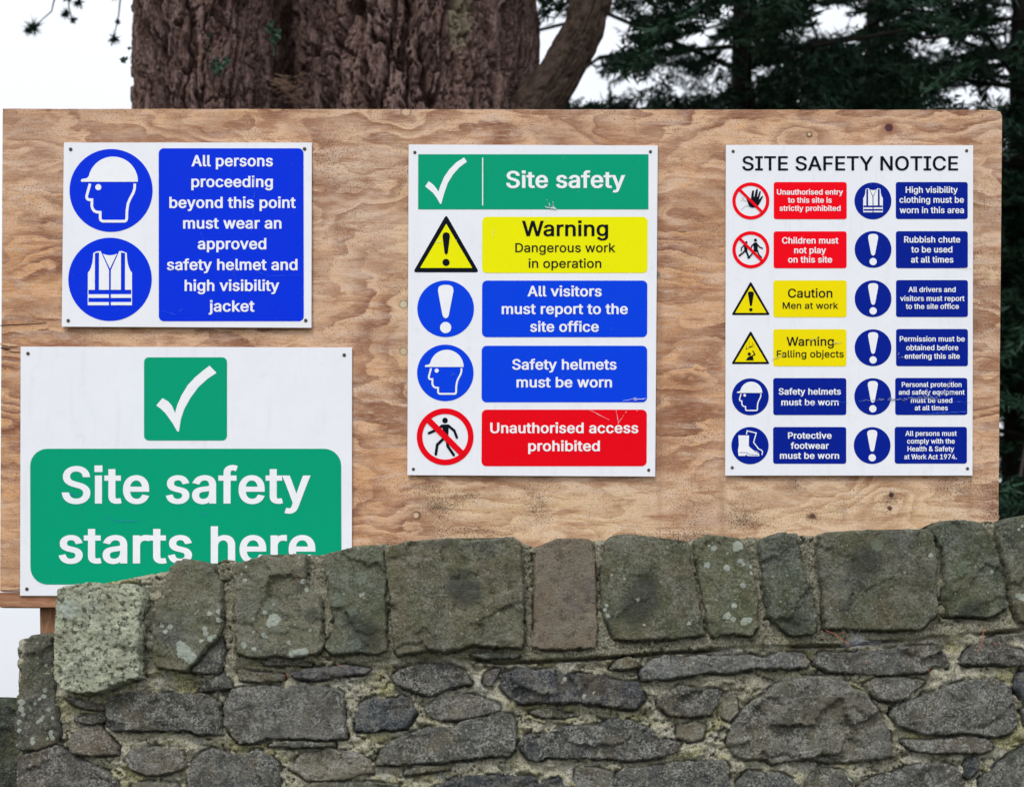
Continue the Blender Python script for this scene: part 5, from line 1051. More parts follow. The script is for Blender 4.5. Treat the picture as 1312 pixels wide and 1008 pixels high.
# outline, material, colour, proud (m), rounding (px), facet (m), rough (m), strat, pits, tilt
ST = [
 ([(35,821),(40,815),(55,812),(68,813),(67,830),(70,870),(73,905),(77,940),(72,952),(50,960),(30,961),(23,957),(22,930),(24,892),(27,880),(33,834)], M_COPE, lin(110, 109, 97), .004, 9, .004, .0012, 0, 0, (-.006,.004), .26),
 ([(81.4,761),(86.7,755),(102.5,751.6),(118,749),(143,750.7),(158.7,751.6),(171,749),(188.5,756),(189.4,769),(183.3,793.7),(185,818),(180.6,834),(184,857),(184,866.6),(165,873),(145,882),(120,888),(108,888),(88,883),(80.5,869),(78,818),(79,799)], M_LIGHT, lin(226, 232, 202), .030, 4, .003, .0012, 0, .0022, (-.004,.006), .26),
 ([(221,730.4),(228,720.7),(236.9,717.7),(251,719),(270,723.4),(277,725),(277.6,734),(285,748.8),(287,770.8),(286,795),(284,815),(268,829),(252,850),(240.4,859.4),(217.6,857.7),(205,854),(198,843),(201.7,828.8),(199,818),(200,793.7),(206,769),(215,751.6)], M_COPE, G1, .016, 8, .004, .001, 0, 0, (.002,.004), .26),
 ([(286,818),(289,836),(285,852),(280,863),(262,863),(244,859),(256,849),(270,832)], M_DARK, DK, .012, 5, .004, .0014, 0, 0, (0,0), .05),
 ([(301.8,728.6),(307,723),(323,718),(342,712.8),(358,716),(382.6,711),(395,712.8),(393,730),(393,748),(398.4,755),(410.7,765.5),(413,777.8),(412.4,813),(417,823.4),(409,836.6),(375.6,842.7),(354.5,839),(340.4,842.7),(323,841),(305.3,836.6),(306,820),(303.6,795),(304.5,763.7),(305.3,756.7),(302,735.6)], M_COPE, G3, .016, 8, .0045, .001, 0, 0, (.003,.003), .26),
 ([(419.5,711),(437.4,706),(460,701),(483,699.5),(491,704.4),(492,725.6),(496.6,740),(492.7,761),(495.3,787),(496,833),(486,838),(460,835.5),(427.6,838.5),(418,828),(427.6,810),(431,790.6),(424.4,777.6),(422.7,751.6),(418,729)], M_COPE, G2, .013, 8, .003, .0009, 0, 0, (-.004,.003), .26),
 ([(500,701),(525,695.6),(558,693),(577,691.4),(600,695.6),(623,693.7),(642,691.4),(658,690),(667,696.8),(667.4,720),(670,754),(670,821),(668,831),(640,829),(607,826.4),(590,831),(571,836),(551,833),(532,836),(509,839.5),(505.7,823),(502.5,803.7),(502.5,768),(497.6,742),(500,719)], M_COPE, lin(131, 126, 101), .018, 9, .0055, .001, 0, 0, (0,.003), .26),
 ([(686.8,705),(696,699),(713.7,691.8),(747,691.8),(758,694),(760.6,713.6),(762.3,754),(764,804),(761.6,829.3),(733.8,831),(703.6,832.6),(681.8,829.3),(685,804),(685,754),(686,720)], M_REDS, lin(164, 148, 128), .010, 4, .0008, .0006, 0, 0, (0,0), .26),
 ([(775.7,695),(787.4,686.8),(817.6,686),(831,695),(845,700),(858,699.5),(881.3,695),(883,720),(891.4,754),(894.7,780.7),(899.8,804),(903,812.5),(874.6,817.5),(834.4,819),(804,821),(785.8,817.5),(780.7,804),(772.3,787.4),(769,754),(770.7,720)], M_COPE, lin(120, 119, 95), .012, 9, .0018, .0009, 0, 0, (0,0), .26),
 ([(889,693),(908,686.8),(928,688.4),(945.4,691.8),(957.5,710),(961.8,737),(968,770.6),(968,804),(961.8,814),(935,812.5),(914.9,816),(908.5,811),(903.8,780.7),(895.4,747),(889.4,713.6)], M_COPE, lin(129, 130, 99), .014, 8, .003, .001, 0, 0, (.003,0), .26),
 ([(972.4,693),(998,684.3),(1018,686),(1023,715.6),(1033.4,751),(1043.5,791),(1041,811.4),(1013,815.5),(995,801.4),(981.5,786),(977.4,746),(972.4,715.6)], M_COPE, G4, .014, 8, .006, .001, .0015, 0, (.004,0), .26),
 ([(1046,688),(1066,683),(1089,683),(1112,681),(1134,683),(1160,680),(1180,680),(1190,680),(1197,705.5),(1195.4,751),(1198,786),(1175,807.4),(1134,807.4),(1084,806.4),(1055.6,805.4),(1053,776),(1048,736)], M_COPE, lin(118, 116, 95), .014, 9, .0025, .0009, 0, 0, (0,0), .26),
 ([(1187,680),(1197,672),(1206,669),(1235.7,668.5),(1254,673),(1266.5,695),(1277.5,724),(1285,749.6),(1286.6,779),(1265,791.6),(1235.7,789.7),(1212,789.7),(1207.7,775),(1208,742),(1205,706),(1197,690)], M_COPE, lin(110, 116, 89), .014, 9, .004, .001, 0, 0, (-.002,0), .26),
 ([(1274,672),(1290,666),(1312,662),(1345,660),(1360,700),(1362,760),(1358,796),(1330,800),(1302,796),(1292,770),(1286,730),(1276,695)], M_COPE, lin(112, 114, 92), .014, 9, .003, .001, 0, 0, (0,0), .26),
 ([(1370,662),(1400,655),(1450,657),(1462,700),(1466,790),(1420,796),(1376,792),(1372,730)], M_COPE, G2, .014, 9, .003, .001, 0, 0, (0,0), .26),
 ([(1474,660),(1520,650),(1560,655),(1566,720),(1570,785),(1520,792),(1480,790)], M_COPE, G1, .014, 9, .003, .001, 0, 0, (0,0), .26),
 # rubble
 ([(146,893.6),(171,887.7),(200,887),(220,888),(253.5,888),(267,890),(284.5,902),(285.4,940),(275,940.6),(257,941.4),(242,936),(220,935.6),(170,936),(147,935.5),(139,929),(137,905)], M_DARK, lin(90, 89, 83), .016, 6, .0065, .0013, 0, 0, (0,.004), .06),
 ([(255,884.4),(270,870),(287,865),(297,873.5),(298,882),(267,885.3)], M_DARK, DK, .008, 4, .003, .001, 0, 0, (0,0), .04),
 ([(297,883.6),(314,880),(344,878.6),(371,879.4),(388,875),(404,878.6),(430,882),(440,888),(441,905),(444,945),(420,947.5),(380,946),(344,945.6),(327,950.7),(307,952),(300,944),(288,930),(287,905),(292,897)], M_DARK, lin(118, 115, 109), .010, 5, .0016, .0012, 0, 0, (0,.003), .06),
 ([(245,977.5),(257,965),(272,958),(287,964),(310.5,967.4),(329,960),(347,967.4),(357.5,979),(359,999),(356,1025),(330,1040),(270,1040),(245,1030),(241,1000)], M_DARK, lin(108, 107, 102), .012, 7, .004, .0015, 0, 0, (0,0), .06),
 ([(455,936),(455,918),(462,900.6),(480,892),(487,896),(508,895),(516,891),(527.7,897),(534,911),(526,925),(520.6,933),(504.7,935),(489,934),(480,937.7)], M_SLATE, lin(78, 84, 91), .012, 5, .004, .0007, 0, 0, (.004,0), .06),
 ([(501,867),(513.6,856.5),(543.6,850),(573.6,850),(596.5,860),(605,876),(579,881),(552.4,892.7),(533,886.5),(508,877.7)], M_DARK, lin(88, 84, 76), .018, 8, .005, .001, 0, 0, (0,.008), .06),
 ([(543.6,907.7),(557.7,897),(589.5,890),(607,890),(625,897),(640,902),(642,910),(614,917.4),(590,922),(562,923),(550,918)], M_DARK, lin(127, 122, 116), .007, 5, .003, .0013, 0, 0, (0,.003), .05),
 ([(480,978),(487,964),(498,950),(526,939.5),(547,932.4),(579,930.6),(596.5,922),(618,918.3),(640,915),(655,915),(661.5,925),(661.5,945),(660,960.6),(652,967.7),(620,969.5),(575.4,975.7),(526,979),(482,980)], M_DARK, lin(102, 102, 92), .014, 6, .004, .0014, 0, 0, (.002,.006), .06),
 ([(639.4,877.7),(644.7,863.5),(664,855.6),(685,859),(708,856.5),(726,864.4),(743.6,863.5),(768,864.4),(789.5,872.4),(817.7,874),(826.6,895),(814,907.7),(779,906),(766.5,901.5),(750.7,901.5),(733,899),(708,901.5),(685,899),(667.7,901.5),(653.5,892)], M_SLATE, lin(82, 84, 89), .016, 6, .008, .001, 0, 0, (0,.004), .06),
 ([(662,953.6),(676.5,941),(705,940),(719,930.6),(743.6,929),(768,929.8),(782.4,920),(803.6,922),(832,934),(845,945),(873,951),(870,961),(855,968),(830,972),(805,974),(775,971),(733,971),(701,969.5),(687,975.7),(678,971)], M_DARK, lin(88, 89, 89), .013, 5, .004, .0015, 0, 0, (0,.005), .06),
 ([(822,871),(820,859),(832,847),(851,839.5),(869,843.4),(892.7,839.5),(918,841.4),(957.5,839.5),(983,843.4),(996.7,835.5),(1028,836.5),(1037,847),(1032,855),(1006.6,857),(967,856),(934,862),(904.4,862),(875,867),(853.4,870)], M_DARK, lin(129, 129, 126), .020, 6, .004, .001, .001, 0, (0,.006), .06),
 ([(841.6,904),(845.5,892.5),(871,876.8),(894.6,882.7),(918,882.7),(926,886.6),(918,902),(910,916),(885,918),(859,917)], M_DARK, lin(95, 93, 85), .014, 6, .004, .0012, 0, 0, (0,.006), .06),
 ([(791,990),(805,984),(840,981),(870,976),(900,975),(929,974),(934,984),(934,1030),(870,1045),(800,1045),(790,1010)], M_DARK, lin(97, 98, 96), .012, 6, .004, .0013, 0, 0, (0,0), .06),
 ([(738,983),(760,984),(785,988),(787,1010),(785,1040),(740,1040),(736,1000)], M_DARK, lin(122, 120, 109), .006, 5, .002, .001, 0, 0, (0,0), .05),
 ([(556,1008),(588,995),(620,993),(660,994),(687,995),(691,1003),(715,996),(727,1010),(725,1045),(556,1045)], M_SLATE, lin(73, 76, 82), .012, 5, .004, .001, 0, 0, (0,0), .06),
 ([(937,930),(955,905),(968,895),(985,885),(991,877),(1016,869),(1040,866),(1060,866.5),(1076,865),(1087,877),(1107,888.6),(1125,910),(1140.5,940),(1141.5,967),(1127,973),(1099,975),(1060,977),(1036,971),(991,979),(980,972),(955,974),(940,966),(932,950)], M_DARK, lin(127, 123, 109), .012, 8, .011, .0016, 0, 0, (0,.003), .07),
 ([(1043,850),(1050,836),(1099,836),(1130,833),(1170,828),(1197.5,826.7),(1212,840),(1216,855),(1195.5,853),(1185.7,861),(1150,864),(1117,865),(1091,862),(1060,860)], M_DARK, lin(113, 109, 100), .012, 5, .005, .0014, 0, 0, (0,.004), .05),
 ([(1106,878),(1119,867),(1158,867),(1185.7,873),(1170,884.6),(1158,894.5),(1144.5,899),(1127,896.4),(1113,888.6)], M_DARK, lin(113, 109, 98), .016, 6, .003, .0012, 0, 0, (0,.01), .05),
 ([(1142.5,904),(1178,892.5),(1221,876.8),(1246.6,869),(1272,869),(1294,879),(1298,898),(1302.5,926),(1288,941.6),(1268,943.6),(1237,938.6),(1217,940.6),(1186,940),(1150,930),(1141,916)], M_DARK, lin(108, 108, 102), .014, 7, .004, .0013, 0, 0, (0,.004), .06),
 ([(1154,947.5),(1186,948),(1217,945.5),(1240.7,942),(1268,947.5),(1271,959),(1256,964),(1227,964),(1174,964),(1164,957)], M_DARK, lin(118, 113, 105), .013, 4, .003, .0015, 0, 0, (0,.006), .05),
 ([(1229,849),(1243,830),(1256,822),(1276,814),(1294,830),(1320,835),(1340,838),(1330,852),(1290,853),(1272,850),(1247,852)], M_DARK, lin(104, 100, 94), .012, 5, .006, .0012, .002, 0, (0,.003), .05),
 ([(1099,1006),(1120,995),(1142.5,990.7),(1178,977),(1213,977),(1227,985),(1235,1000),(1222,1040),(1100,1040)], M_DARK, lin(104, 102, 98), .010, 6, .004, .0013, 0, 0, (0,0), .05),
 ([(1237,971),(1251.5,969),(1252.5,987),(1240.7,998.5),(1233,992.6)], M_SLATE, lin(60, 65, 67), .002, 4, .002, .0008, 0, 0, (0,0), .04),
 ([(1256,998.5),(1275,983),(1292,967),(1312,955),(1345,950),(1345,1040),(1250,1040)], M_DARK, lin(104, 104, 96), .012, 6, .004, .0013, 0, 0, (0,0), .05),
 ([(1304,862),(1320,858),(1345,862),(1345,900),(1312,902),(1300,880)], M_SLATE, lin(91, 97, 106), .010, 6, .004, .001, 0, 0, (0,0), .05),
 ([(1309,908),(1345,906),(1345,940),(1318,938)], M_DARK, GR, .008, 5, .004, .0012, 0, 0, (0,0), .05),
 ([(942,1008),(957,987),(997,989),(1016,998.5),(1024,1008),(1020,1040),(945,1040)], M_DARK, lin(106, 107, 105), .012, 6, .004, .0013, 0, 0, (0,0), .05),
 ([(87,950.6),(100,934),(114,929),(127,927),(140.7,944),(150.8,957),(152.5,965.7),(120.6,968),(97,965.7),(89,957)], M_DARK, lin(122, 108, 92), .013, 6, .003, .0012, 0, 0, (0,.012), .05),
 ([(24,967),(42,964),(73.7,955),(95,967),(114,977),(137,989),(151,1001),(151,1045),(22,1045)], M_DARK, lin(111, 105, 100), .010, 7, .004, .0014, 0, 0, (0,0), .06),
 ([(159,971),(167.6,959),(188,957),(215,958),(235,962),(238,985),(204,992.5),(187.7,992.5),(167.6,984)], M_DARK, lin(131, 125, 111), .009, 6, .003, .0013, 0, 0, (0,.006), .05),
 ([(97,917),(116,916),(135.7,918),(136,924),(119,928),(95.5,924)], M_DARK, lin(104, 98, 83), .010, 3, .002, .0008, .0015, 0, (0,0), .04),
 ([(84,893),(92,891),(108,899),(122,903),(136,905),(133,910),(112,908),(96,903)], M_DARK, lin(108, 100, 87), .006, 3, .002, .0008, .0015, 0, (0,0), .04),
 ([(376,868),(404,871),(440,866),(470,862),(478,857),(440,852),(400,856),(374,861)], M_SLATE, lin(106, 105, 110), .010, 4, .003, .0012, .002, 0, (0,.003), .04),
 ([(344,955.7),(388,957.5),(430,956),(429,951),(390,949.5),(350,950)], M_DARK, lin(111, 109, 96), .014, 3, .001, .0008, 0, 0, (0,0), .04),
 ([(518,993),(548,989),(576,985),(582,979),(545,981),(520,986)], M_DARK, lin(129, 124, 102), .010, 3, .001, .0008, 0, 0, (0,0), .04),
 ([(782,856),(790,846),(805,842),(820,845),(819,854),(800,857)], M_DARK, lin(120, 115, 89), .012, 4, .002, .0009, 0, 0, (0,.004), .04),
 ([(678,911),(700,908),(717,909),(723,914),(746,915),(730,919),(704,919),(686,917)], M_DARK, lin(106, 102, 83), .008, 3, .002, .001, .002, 0, (0,0), .04),
 ([(620,864),(630,858),(640,857),(636,868),(630,880),(621,878)], M_SLATE, lin(102, 99, 108), .006, 4, .002, .0012, 0, 0, (0,0), .04),
 ([(372,985),(385,965),(420,960),(455,963),(475,975),(478,990),(440,999),(395,1000)], M_DARK, lin(149, 142, 122), .006, 7, .005, .0016, .002, 0, (0,.004), .05),
 ([(380,1010),(400,1002),(460,1001),(510,1004),(510,1040),(380,1040)], M_DARK, lin(124, 120, 105), .008, 6, .004, .0014, 0, 0, (0,0), .05),
 ([(168,1004),(190,1000),(224,1003),(232,1012),(230,1040),(165,1040)], M_DARK, lin(127, 122, 107), .006, 6, .004, .0014, 0, 0, (0,0), .05),
 ([(1048,982),(1078,986),(1092,1002),(1088,1040),(1034,1040),(1034,995)], M_DARK, lin(127, 124, 107), .006, 6, .004, .0016, 0, 0, (0,0), .05),
 ([(868,930),(890,924),(905,930),(900,946),(884,950),(868,944)], M_DARK, lin(156, 149, 126), .002, 6, .002, .0014, 0, 0, (0,0), .04),
 ([(926,896),(936,886),(944,892),(946,912),(934,924),(924,918)], M_DARK, lin(158, 151, 129), .004, 5, .003, .0014, 0, 0, (0,0), .04),
 ([(305,858),(340,862),(366,864),(362,872),(330,873),(306,872)], M_DARK, lin(131, 124, 100), .004, 4, .003, .0013, .002, 0, (0,0), .04),
 ([(336,846),(372,849),(400,850),(398,853),(340,852)], M_DARK, lin(97, 95, 76), .014, 3, .001, .0008, 0, 0, (0,0), .04),
 ([(600,838),(640,836),(668,838),(662,843),(620,844)], M_DARK, lin(118, 118, 96), .014, 3, .001, .0009, 0, 0, (0,0), .04),
 ([(1345,846),(1380,826),(1440,820),(1452,850),(1430,872),(1362,876)], M_DARK, DG, .012, 6, .004, .0013, 0, 0, (0,0), .05),
 ([(1352,884),(1400,880),(1460,884),(1466,930),(1420,944),(1356,938)], M_DARK, DK, .012, 6, .004, .0013, 0, 0, (0,0), .05),
 ([(1356,950),(1410,952),(1464,944),(1470,1000),(1400,1010),(1356,1004)], M_DARK, GR, .012, 6, .004, .0013, 0, 0, (0,0), .05),
 ([(1462,820),(1520,814),(1570,818),(1572,868),(1500,876),(1462,862)], M_DARK, GR, .012, 6, .004, .0013, 0, 0, (0,0), .05),
 ([(1476,884),(1530,880),(1572,884),(1572,1000),(1500,1004),(1478,940)], M_DARK, DG, .012, 6, .004, .0013, 0, 0, (0,0), .05),
]
for k, (P, mt, colr, proud, rp, fc, ro, st, pt, tl, dp) in enumerate(ST):
    cope = dp > .2
    far = P[0][0] > 1350
    V, Fc, at = stone_mesh(P, 100 + k * 13, (proud + .004) if cope else proud * .6 + .002, max(2.2, rp * (.36 if cope else .5)), tl, fc * 1.15, ro, dp, 4.5 if far else 2.1, st, pt, 2.6 if cope and k else 2.0)
    o = obj('cope_stone' if cope else 'stone', V, Fc, mt, wall, True, at)
    o.color = (*colr, 1)

# ---- mortar bed: the core of the wall, recessed between the stones
m = NT('lime_mortar')
c = m.coord()
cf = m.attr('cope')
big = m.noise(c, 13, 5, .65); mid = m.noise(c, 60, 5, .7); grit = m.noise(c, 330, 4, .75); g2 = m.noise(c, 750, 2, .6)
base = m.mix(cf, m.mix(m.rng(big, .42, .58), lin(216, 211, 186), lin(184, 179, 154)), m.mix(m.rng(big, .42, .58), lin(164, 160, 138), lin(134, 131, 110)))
yel = m.noise(m.coord((1, 1, 1.6), (4, 0, 2)), 11, 5, .7)
base = m.mix(m.math('MULTIPLY', m.rng(yel, .50, .60, 0, .75), m.rng(cf, 0, 1, 1, .25)), base, lin(176, 172, 108))
pale = m.noise(m.coord((1, 1, 1), (9, 0, 5)), 17, 5, .7)
base = m.mix(m.math('MULTIPLY', m.rng(pale, .53, .62, 0, .8), m.rng(cf, 0, 1, 1, .1)), base, lin(214, 212, 202))
base = m.mix(m.rng(mid, .46, .34, 0, .5), base, lin(104, 100, 82))
base = m.mix(m.rng(grit, .53, .61, 0, .7), base, lin(216, 214, 198))
base = m.mix(m.rng(grit, .47, .39, 0, .8), base, lin(62, 60, 48))
base = m.mix(m.rng(g2, .54, .62, 0, .5), base, lin(66, 66, 60))
m.fin(base, .95, .2)
m.bump(m.math('ADD', m.math('MULTIPLY', grit, 1.1), m.math('ADD', mid, m.math('MULTIPLY', g2, .5))), .85, 0.004)
M_MORT = m.m
TOP = np.array([(22, 814), (40, 813), (66, 812), (77, 808), (78.5, 760), (104, 753), (143, 744), (182, 736), (222, 729), (229, 724), (270, 726), (278, 721), (286, 718), (301, 720), (308, 727), (340, 719), (390, 716), (397, 712), (410, 713), (419, 711), (440, 711), (480, 704), (488, 698), (497, 698),
                (503, 704), (600, 700), (660, 696), (668, 696), (676, 700), (686, 703), (700, 700), (757, 697), (762, 694), (774, 694), (790, 692), (840, 702), (880, 697), (890, 691), (905, 692), (950, 694), (958, 690), (970, 691), (985, 692), (1018, 690), (1026, 687), (1046, 689), (1100, 688), (1186, 684),
                (1192, 678), (1206, 674), (1256, 676), (1263, 669), (1273, 671), (1300, 668), (1345, 664), (1360, 664), (1372, 662), (1460, 662), (1572, 658)])
LEDGE = np.array([(22, 700), (190, 700), (230, 866), (300, 846), (425, 857), (500, 843), (600, 843), (640, 848), (686, 846), (745, 843), (800, 840), (857, 834), (878, 834), (970, 827), (1080, 826), (1100, 823), (1170, 818), (1240, 812), (1312, 806), (1572, 800)])
def crack_mask(X, Y):
    r = np.zeros(X.shape)
    for row in ST:
        P = row[0]; xs = [q[0] for q in P]; ys = [q[1] for q in P]
        k = np.nonzero((X > min(xs) - 9) & (X < max(xs) + 9) & (Y > min(ys) - 9) & (Y < max(ys) + 9))
        if not len(k[0]): continue
        d, ins = poly_dist(P, X[k], Y[k])
        cy = (min(ys) + max(ys)) / 2
        lowhalf = .55 + .45 * (Y[k] > cy) if row[-1] < .2 else .25 + .4 * (Y[k] > cy)
        w = 3.7 + 1.3 * perlin(X[k] / 11, Y[k] / 11, 251)
        s = np.where(ins, 1.0, smooth(w, w - 1.2, d)) * lowhalf
        r[k] = np.maximum(r[k], s)
    return r * smooth(-.25, .15, fbm(X / 26, Y / 20, 3, 255))
def mortar_h(px, py):
    lg = np.interp(px, LEDGE[:, 0], LEDGE[:, 1]) + 1.6 * fbm(px / 14, py * 0 + 2.0, 3, 200)
    above = smooth(.9, -.9, py - lg)
    h = -0.0005 + 0.0055 * above * smooth(200, 300, px) - .005 * smooth(0, 14, py - lg) * smooth(30, 14, py - lg) + (0.011 - .007 * above) * fbm(px / 30, py / 22, 4, 210) + 0.0045 * fbm(px / 6, py / 5, 3, 220) + 0.0016 * perlin(px / 2.4, py / 2.4, 225)
    o_, p_, q_, dx, dy = worley_planes((px + 8 * fbm(px / 18, py / 18, 3, 231)) / 26, (py + 8 * fbm(px / 18, py / 18, 3, 236)) / 11, 3)
    h = h + (0.006 - .004 * above) * (o_ + 1.2 * q_ * dy)
    cap = 0.0065 + .0005 * above
    h = np.where(h > cap - .003, cap - .003 + .003 * np.tanh((h - cap + .003) / .003), h)
    crev = np.abs(perlin(px / 34, py / 13, 240) + .35 * perlin(px / 9, py / 7, 241))
    h = h - 0.012 * smooth(.07, 0.0, crev) * smooth(0.0, .3, perlin(px / 50, py / 50, 243) + .1)
    slot = smooth(-1, .5, py - lg) * smooth(4.5, 2.0, py - lg) * smooth(560, 640, px) * smooth(-.5, .0, perlin(px / 60, py * 0 + 3.3, 260))
    h = h - .035 * slot
    h = h - .016 * crack_mask(px, py)
    return h, above
def sheet(name, x0, x1, ybot, sx, sy, topfn):
    xs = np.arange(x0, x1 + .01, sx); nr = int((ybot - 700) / sy)
    X = np.tile(xs, (nr, 1)); T = np.linspace(0, 1, nr)[:, None]; top = topfn(xs)[None, :]
    Y = top + (ybot - top) * T
    h, ab = mortar_h(X, Y)
    edge = np.minimum(Y - top, 8) / 8
    h = h - 0.012 * (1 - np.sqrt(1 - (1 - edge) ** 2))
    V = np.stack([wx_(X), YF - h, wz_(Y)], -1).reshape(-1, 3); F = grid_faces(nr, len(xs))
    nc = len(xs)
    loop = [r * nc for r in range(nr - 1, 0, -1)] + list(range(nc)) + [r * nc + nc - 1 for r in range(1, nr)]
    Bk = V[loop].copy(); Bk[:, 1] = YB; b = len(V); n = len(loop)
    V = np.concatenate([V, Bk]); F2 = np.array([(loop[i + 1], loop[i], b + i, b + i + 1) for i in range(n - 1)])
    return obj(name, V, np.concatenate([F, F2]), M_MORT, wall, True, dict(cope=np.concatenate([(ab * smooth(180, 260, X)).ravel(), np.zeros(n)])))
tf = lambda xs: np.interp(xs, TOP[:, 0], TOP[:, 1]) - 2.5 * smooth(270, 290, xs) + .8 * perlin(xs / 5, xs * 0, 270)
sheet('mortar', 79, 1572, 1040, 2.0, 2.0, tf)
sheet('mortar', 23.5, 81, 1040, 2.0, 2.0, lambda xs: np.interp(xs, [23, 40, 66, 76, 82], [818, 816, 812, 806, 800]))
# back of the wall and the courses below the picture, down to the ground
v, f = box(float(wx_(24)), float(wx_(1572)), YF + .02, YB, -0.05, float(wz_(1038))); obj('wall_core', v, f, M_MORT, wall)
v = [(float(wx_(79)), YB, float(wz_(1040)))] + [(float(wx_(a)), YB, float(wz_(b))) for a, b in TOP if a > 78] + [(float(wx_(1572)), YB, float(wz_(1040)))]
obj('wall_back', v, [tuple(range(len(v)))], M_MORT, wall)
vs, fs, lc = [], [], 0
row = 1046
rg = random.Random(3)
while row < 2140:
    hgt = rg.uniform(50, 90); x = 26 - rg.uniform(0, 30)
    while x < 1570:
        w = rg.uniform(60, 170); a, b = max(26, x), min(1570, x + w)
        if b - a > 20:
            P = rpoly([(a + rg.uniform(0, 6), row + rg.uniform(0, 8)), (b - 6, row + rg.uniform(0, 8)), (b - rg.uniform(4, 10), row + hgt - 8), (a + rg.uniform(0, 8), row + hgt - rg.uniform(4, 10))], 12, 3)
            V, Fc, at = stone_mesh(P, int(a * 7 + row), .012, 10, (0, 0), .006, .001, .05, 14)
            vs.append(V); fs.append(Fc + lc); lc += len(V)
        x += w
    row += hgt
o = obj('lower_stonework', np.concatenate(vs), np.concatenate(fs), M_DARK, wall, True); o['kind'] = 'stuff'; o.color = (*DG, 1)

# ---- lower neighbouring wall at the far left
low = empty('low_stone_wall', 'low dark mossy stone wall end standing left of the main wall at the bottom corner', 'wall')
LD = 2.42; sl_ = S * LD / CAM_D
fr_ = (lambda p: (np.asarray(p, float) - 656) * sl_, lambda p: EYE + (HORIZON - np.asarray(p, float)) * sl_, LD - CAM_D)
M_LOWST = stone_material('damp_green_stone', .15, .12, 1, .5)
for k, (P, dp) in enumerate((([(-330, 900), (-180, 897), (-176, 985), (-330, 990)], .26), ([(-172, 898), (-70, 896), (-66, 960), (-170, 962)], .26), ([(-62, 897), (0, 894), (14, 894), (27, 899), (40, 903), (41, 960), (38, 1040), (-58, 1044)], .26), ([(-168, 970), (-68, 968), (-66, 1060), (-166, 1060)], .2))):
    V, Fc, at = stone_mesh(P, 900 + k, .01, 9, (0, 0), .006, .001, dp, 2.6, frame=fr_)
    o = obj('stone', V, Fc, M_LOWST, low, True, at); o.color = (*lin(62, 70, 60), 1)
v, f = box(float(fr_[0](-330)), float(fr_[0](40)), fr_[2] + .012, fr_[2] + .24, -.05, float(fr_[1](905))); obj('wall_core', v, f, M_MORT, low)

# ---- fallen pine needles caught on the ledge
m = NT('dry_needle'); m.fin(lin(176, 92, 60), .6); M_NEEDLE = m.m
def needle(pts, label, r=0.0006):
    P = [Vector((float(wx_(x)), YF - 0.016 - k * .002, float(wz_(y)))) for k, (x, y) in enumerate(pts)]
    vs = []; fs = []
    for i, p in enumerate(P):
        d = (P[min(i + 1, len(P) - 1)] - P[max(i - 1, 0)]).normalized(); s = Vector((0, 1, 0)).cross(d).normalized()
        for a in range(5): vs.append(p + (s * math.cos(a * 1.2566) + Vector((0, 1, 0)) * math.sin(a * 1.2566)) * r * (1 if i < len(P) - 1 else .4))
    for i in range(len(P) - 1):
        for a in range(5): fs.append((5 * i + a, 5 * i + (a + 1) % 5, 5 * i + 5 + (a + 1) % 5, 5 * i + 5 + a))
    o = obj('pine_needle', vs, fs, M_NEEDLE); o['label'] = label; o['category'] = 'pine needle'; o['group'] = 'dry pine needles caught on the wall'
needle([(1055, 808), (1066, 813), (1077, 821), (1085, 830)], 'long dry orange pine needle hanging under the wide flat cope stone')
needle([(1255, 803), (1255, 815), (1252, 829), (1246, 838)], 'curved dry pine needle hanging just below the second cope stone from the right')
needle([(432, 850), (438, 853)], 'short dry orange pine needle on the purplish ledge under the narrow cope stone')
needle([(369, 863), (372, 871)], 'tiny dry pine needle at the left end of the purplish ledge')
needle([(1073, 812), (1079, 811)], 'tiny red pine needle stuck just below the wide flat cope stone')
needle([(1106, 847), (1108, 851)], 'small red pine needle on the rough stone beneath the cobweb')
needle([(1185, 857), (1187, 862)], 'small red pine needle on the crack under the long rough stone')
needle([(1269, 823), (1273, 829)], 'short red pine needle on the purplish stone at the far right')
# cobweb under the ledge
m = NT('cobweb_silk'); m.fin(lin(176, 178, 196), .7); m.b.inputs['Alpha'].default_value = .55
rg = random.Random(5); vs = []; fs = []
for k in range(60):
    cxw, cyw = 1096 + rg.gauss(0, 2.5), 824 + rg.gauss(0, 4); a = rg.uniform(0, 6.28); L = abs(rg.gauss(0, 11)) + 3
    x2, y2 = cxw + L * math.cos(a) * (1.0 if math.sin(a) < 0 else 1.6), cyw + L * math.sin(a) * .8
    y0 = YF - .012 - rg.random() * .01; w = .16
    b = len(vs)
    for (x, y) in ((cxw, cyw - w), (cxw, cyw + w), (x2, y2 + w), (x2, y2 - w)): vs.append((float(wx_(x)), y0, float(wz_(y))))
    fs.append((b, b + 1, b + 2, b + 3))
o = obj('cobweb', vs, fs, m.m); o['label'] = 'small grey cobweb tangled under the ledge of the stone wall'; o['category'] = 'cobweb'
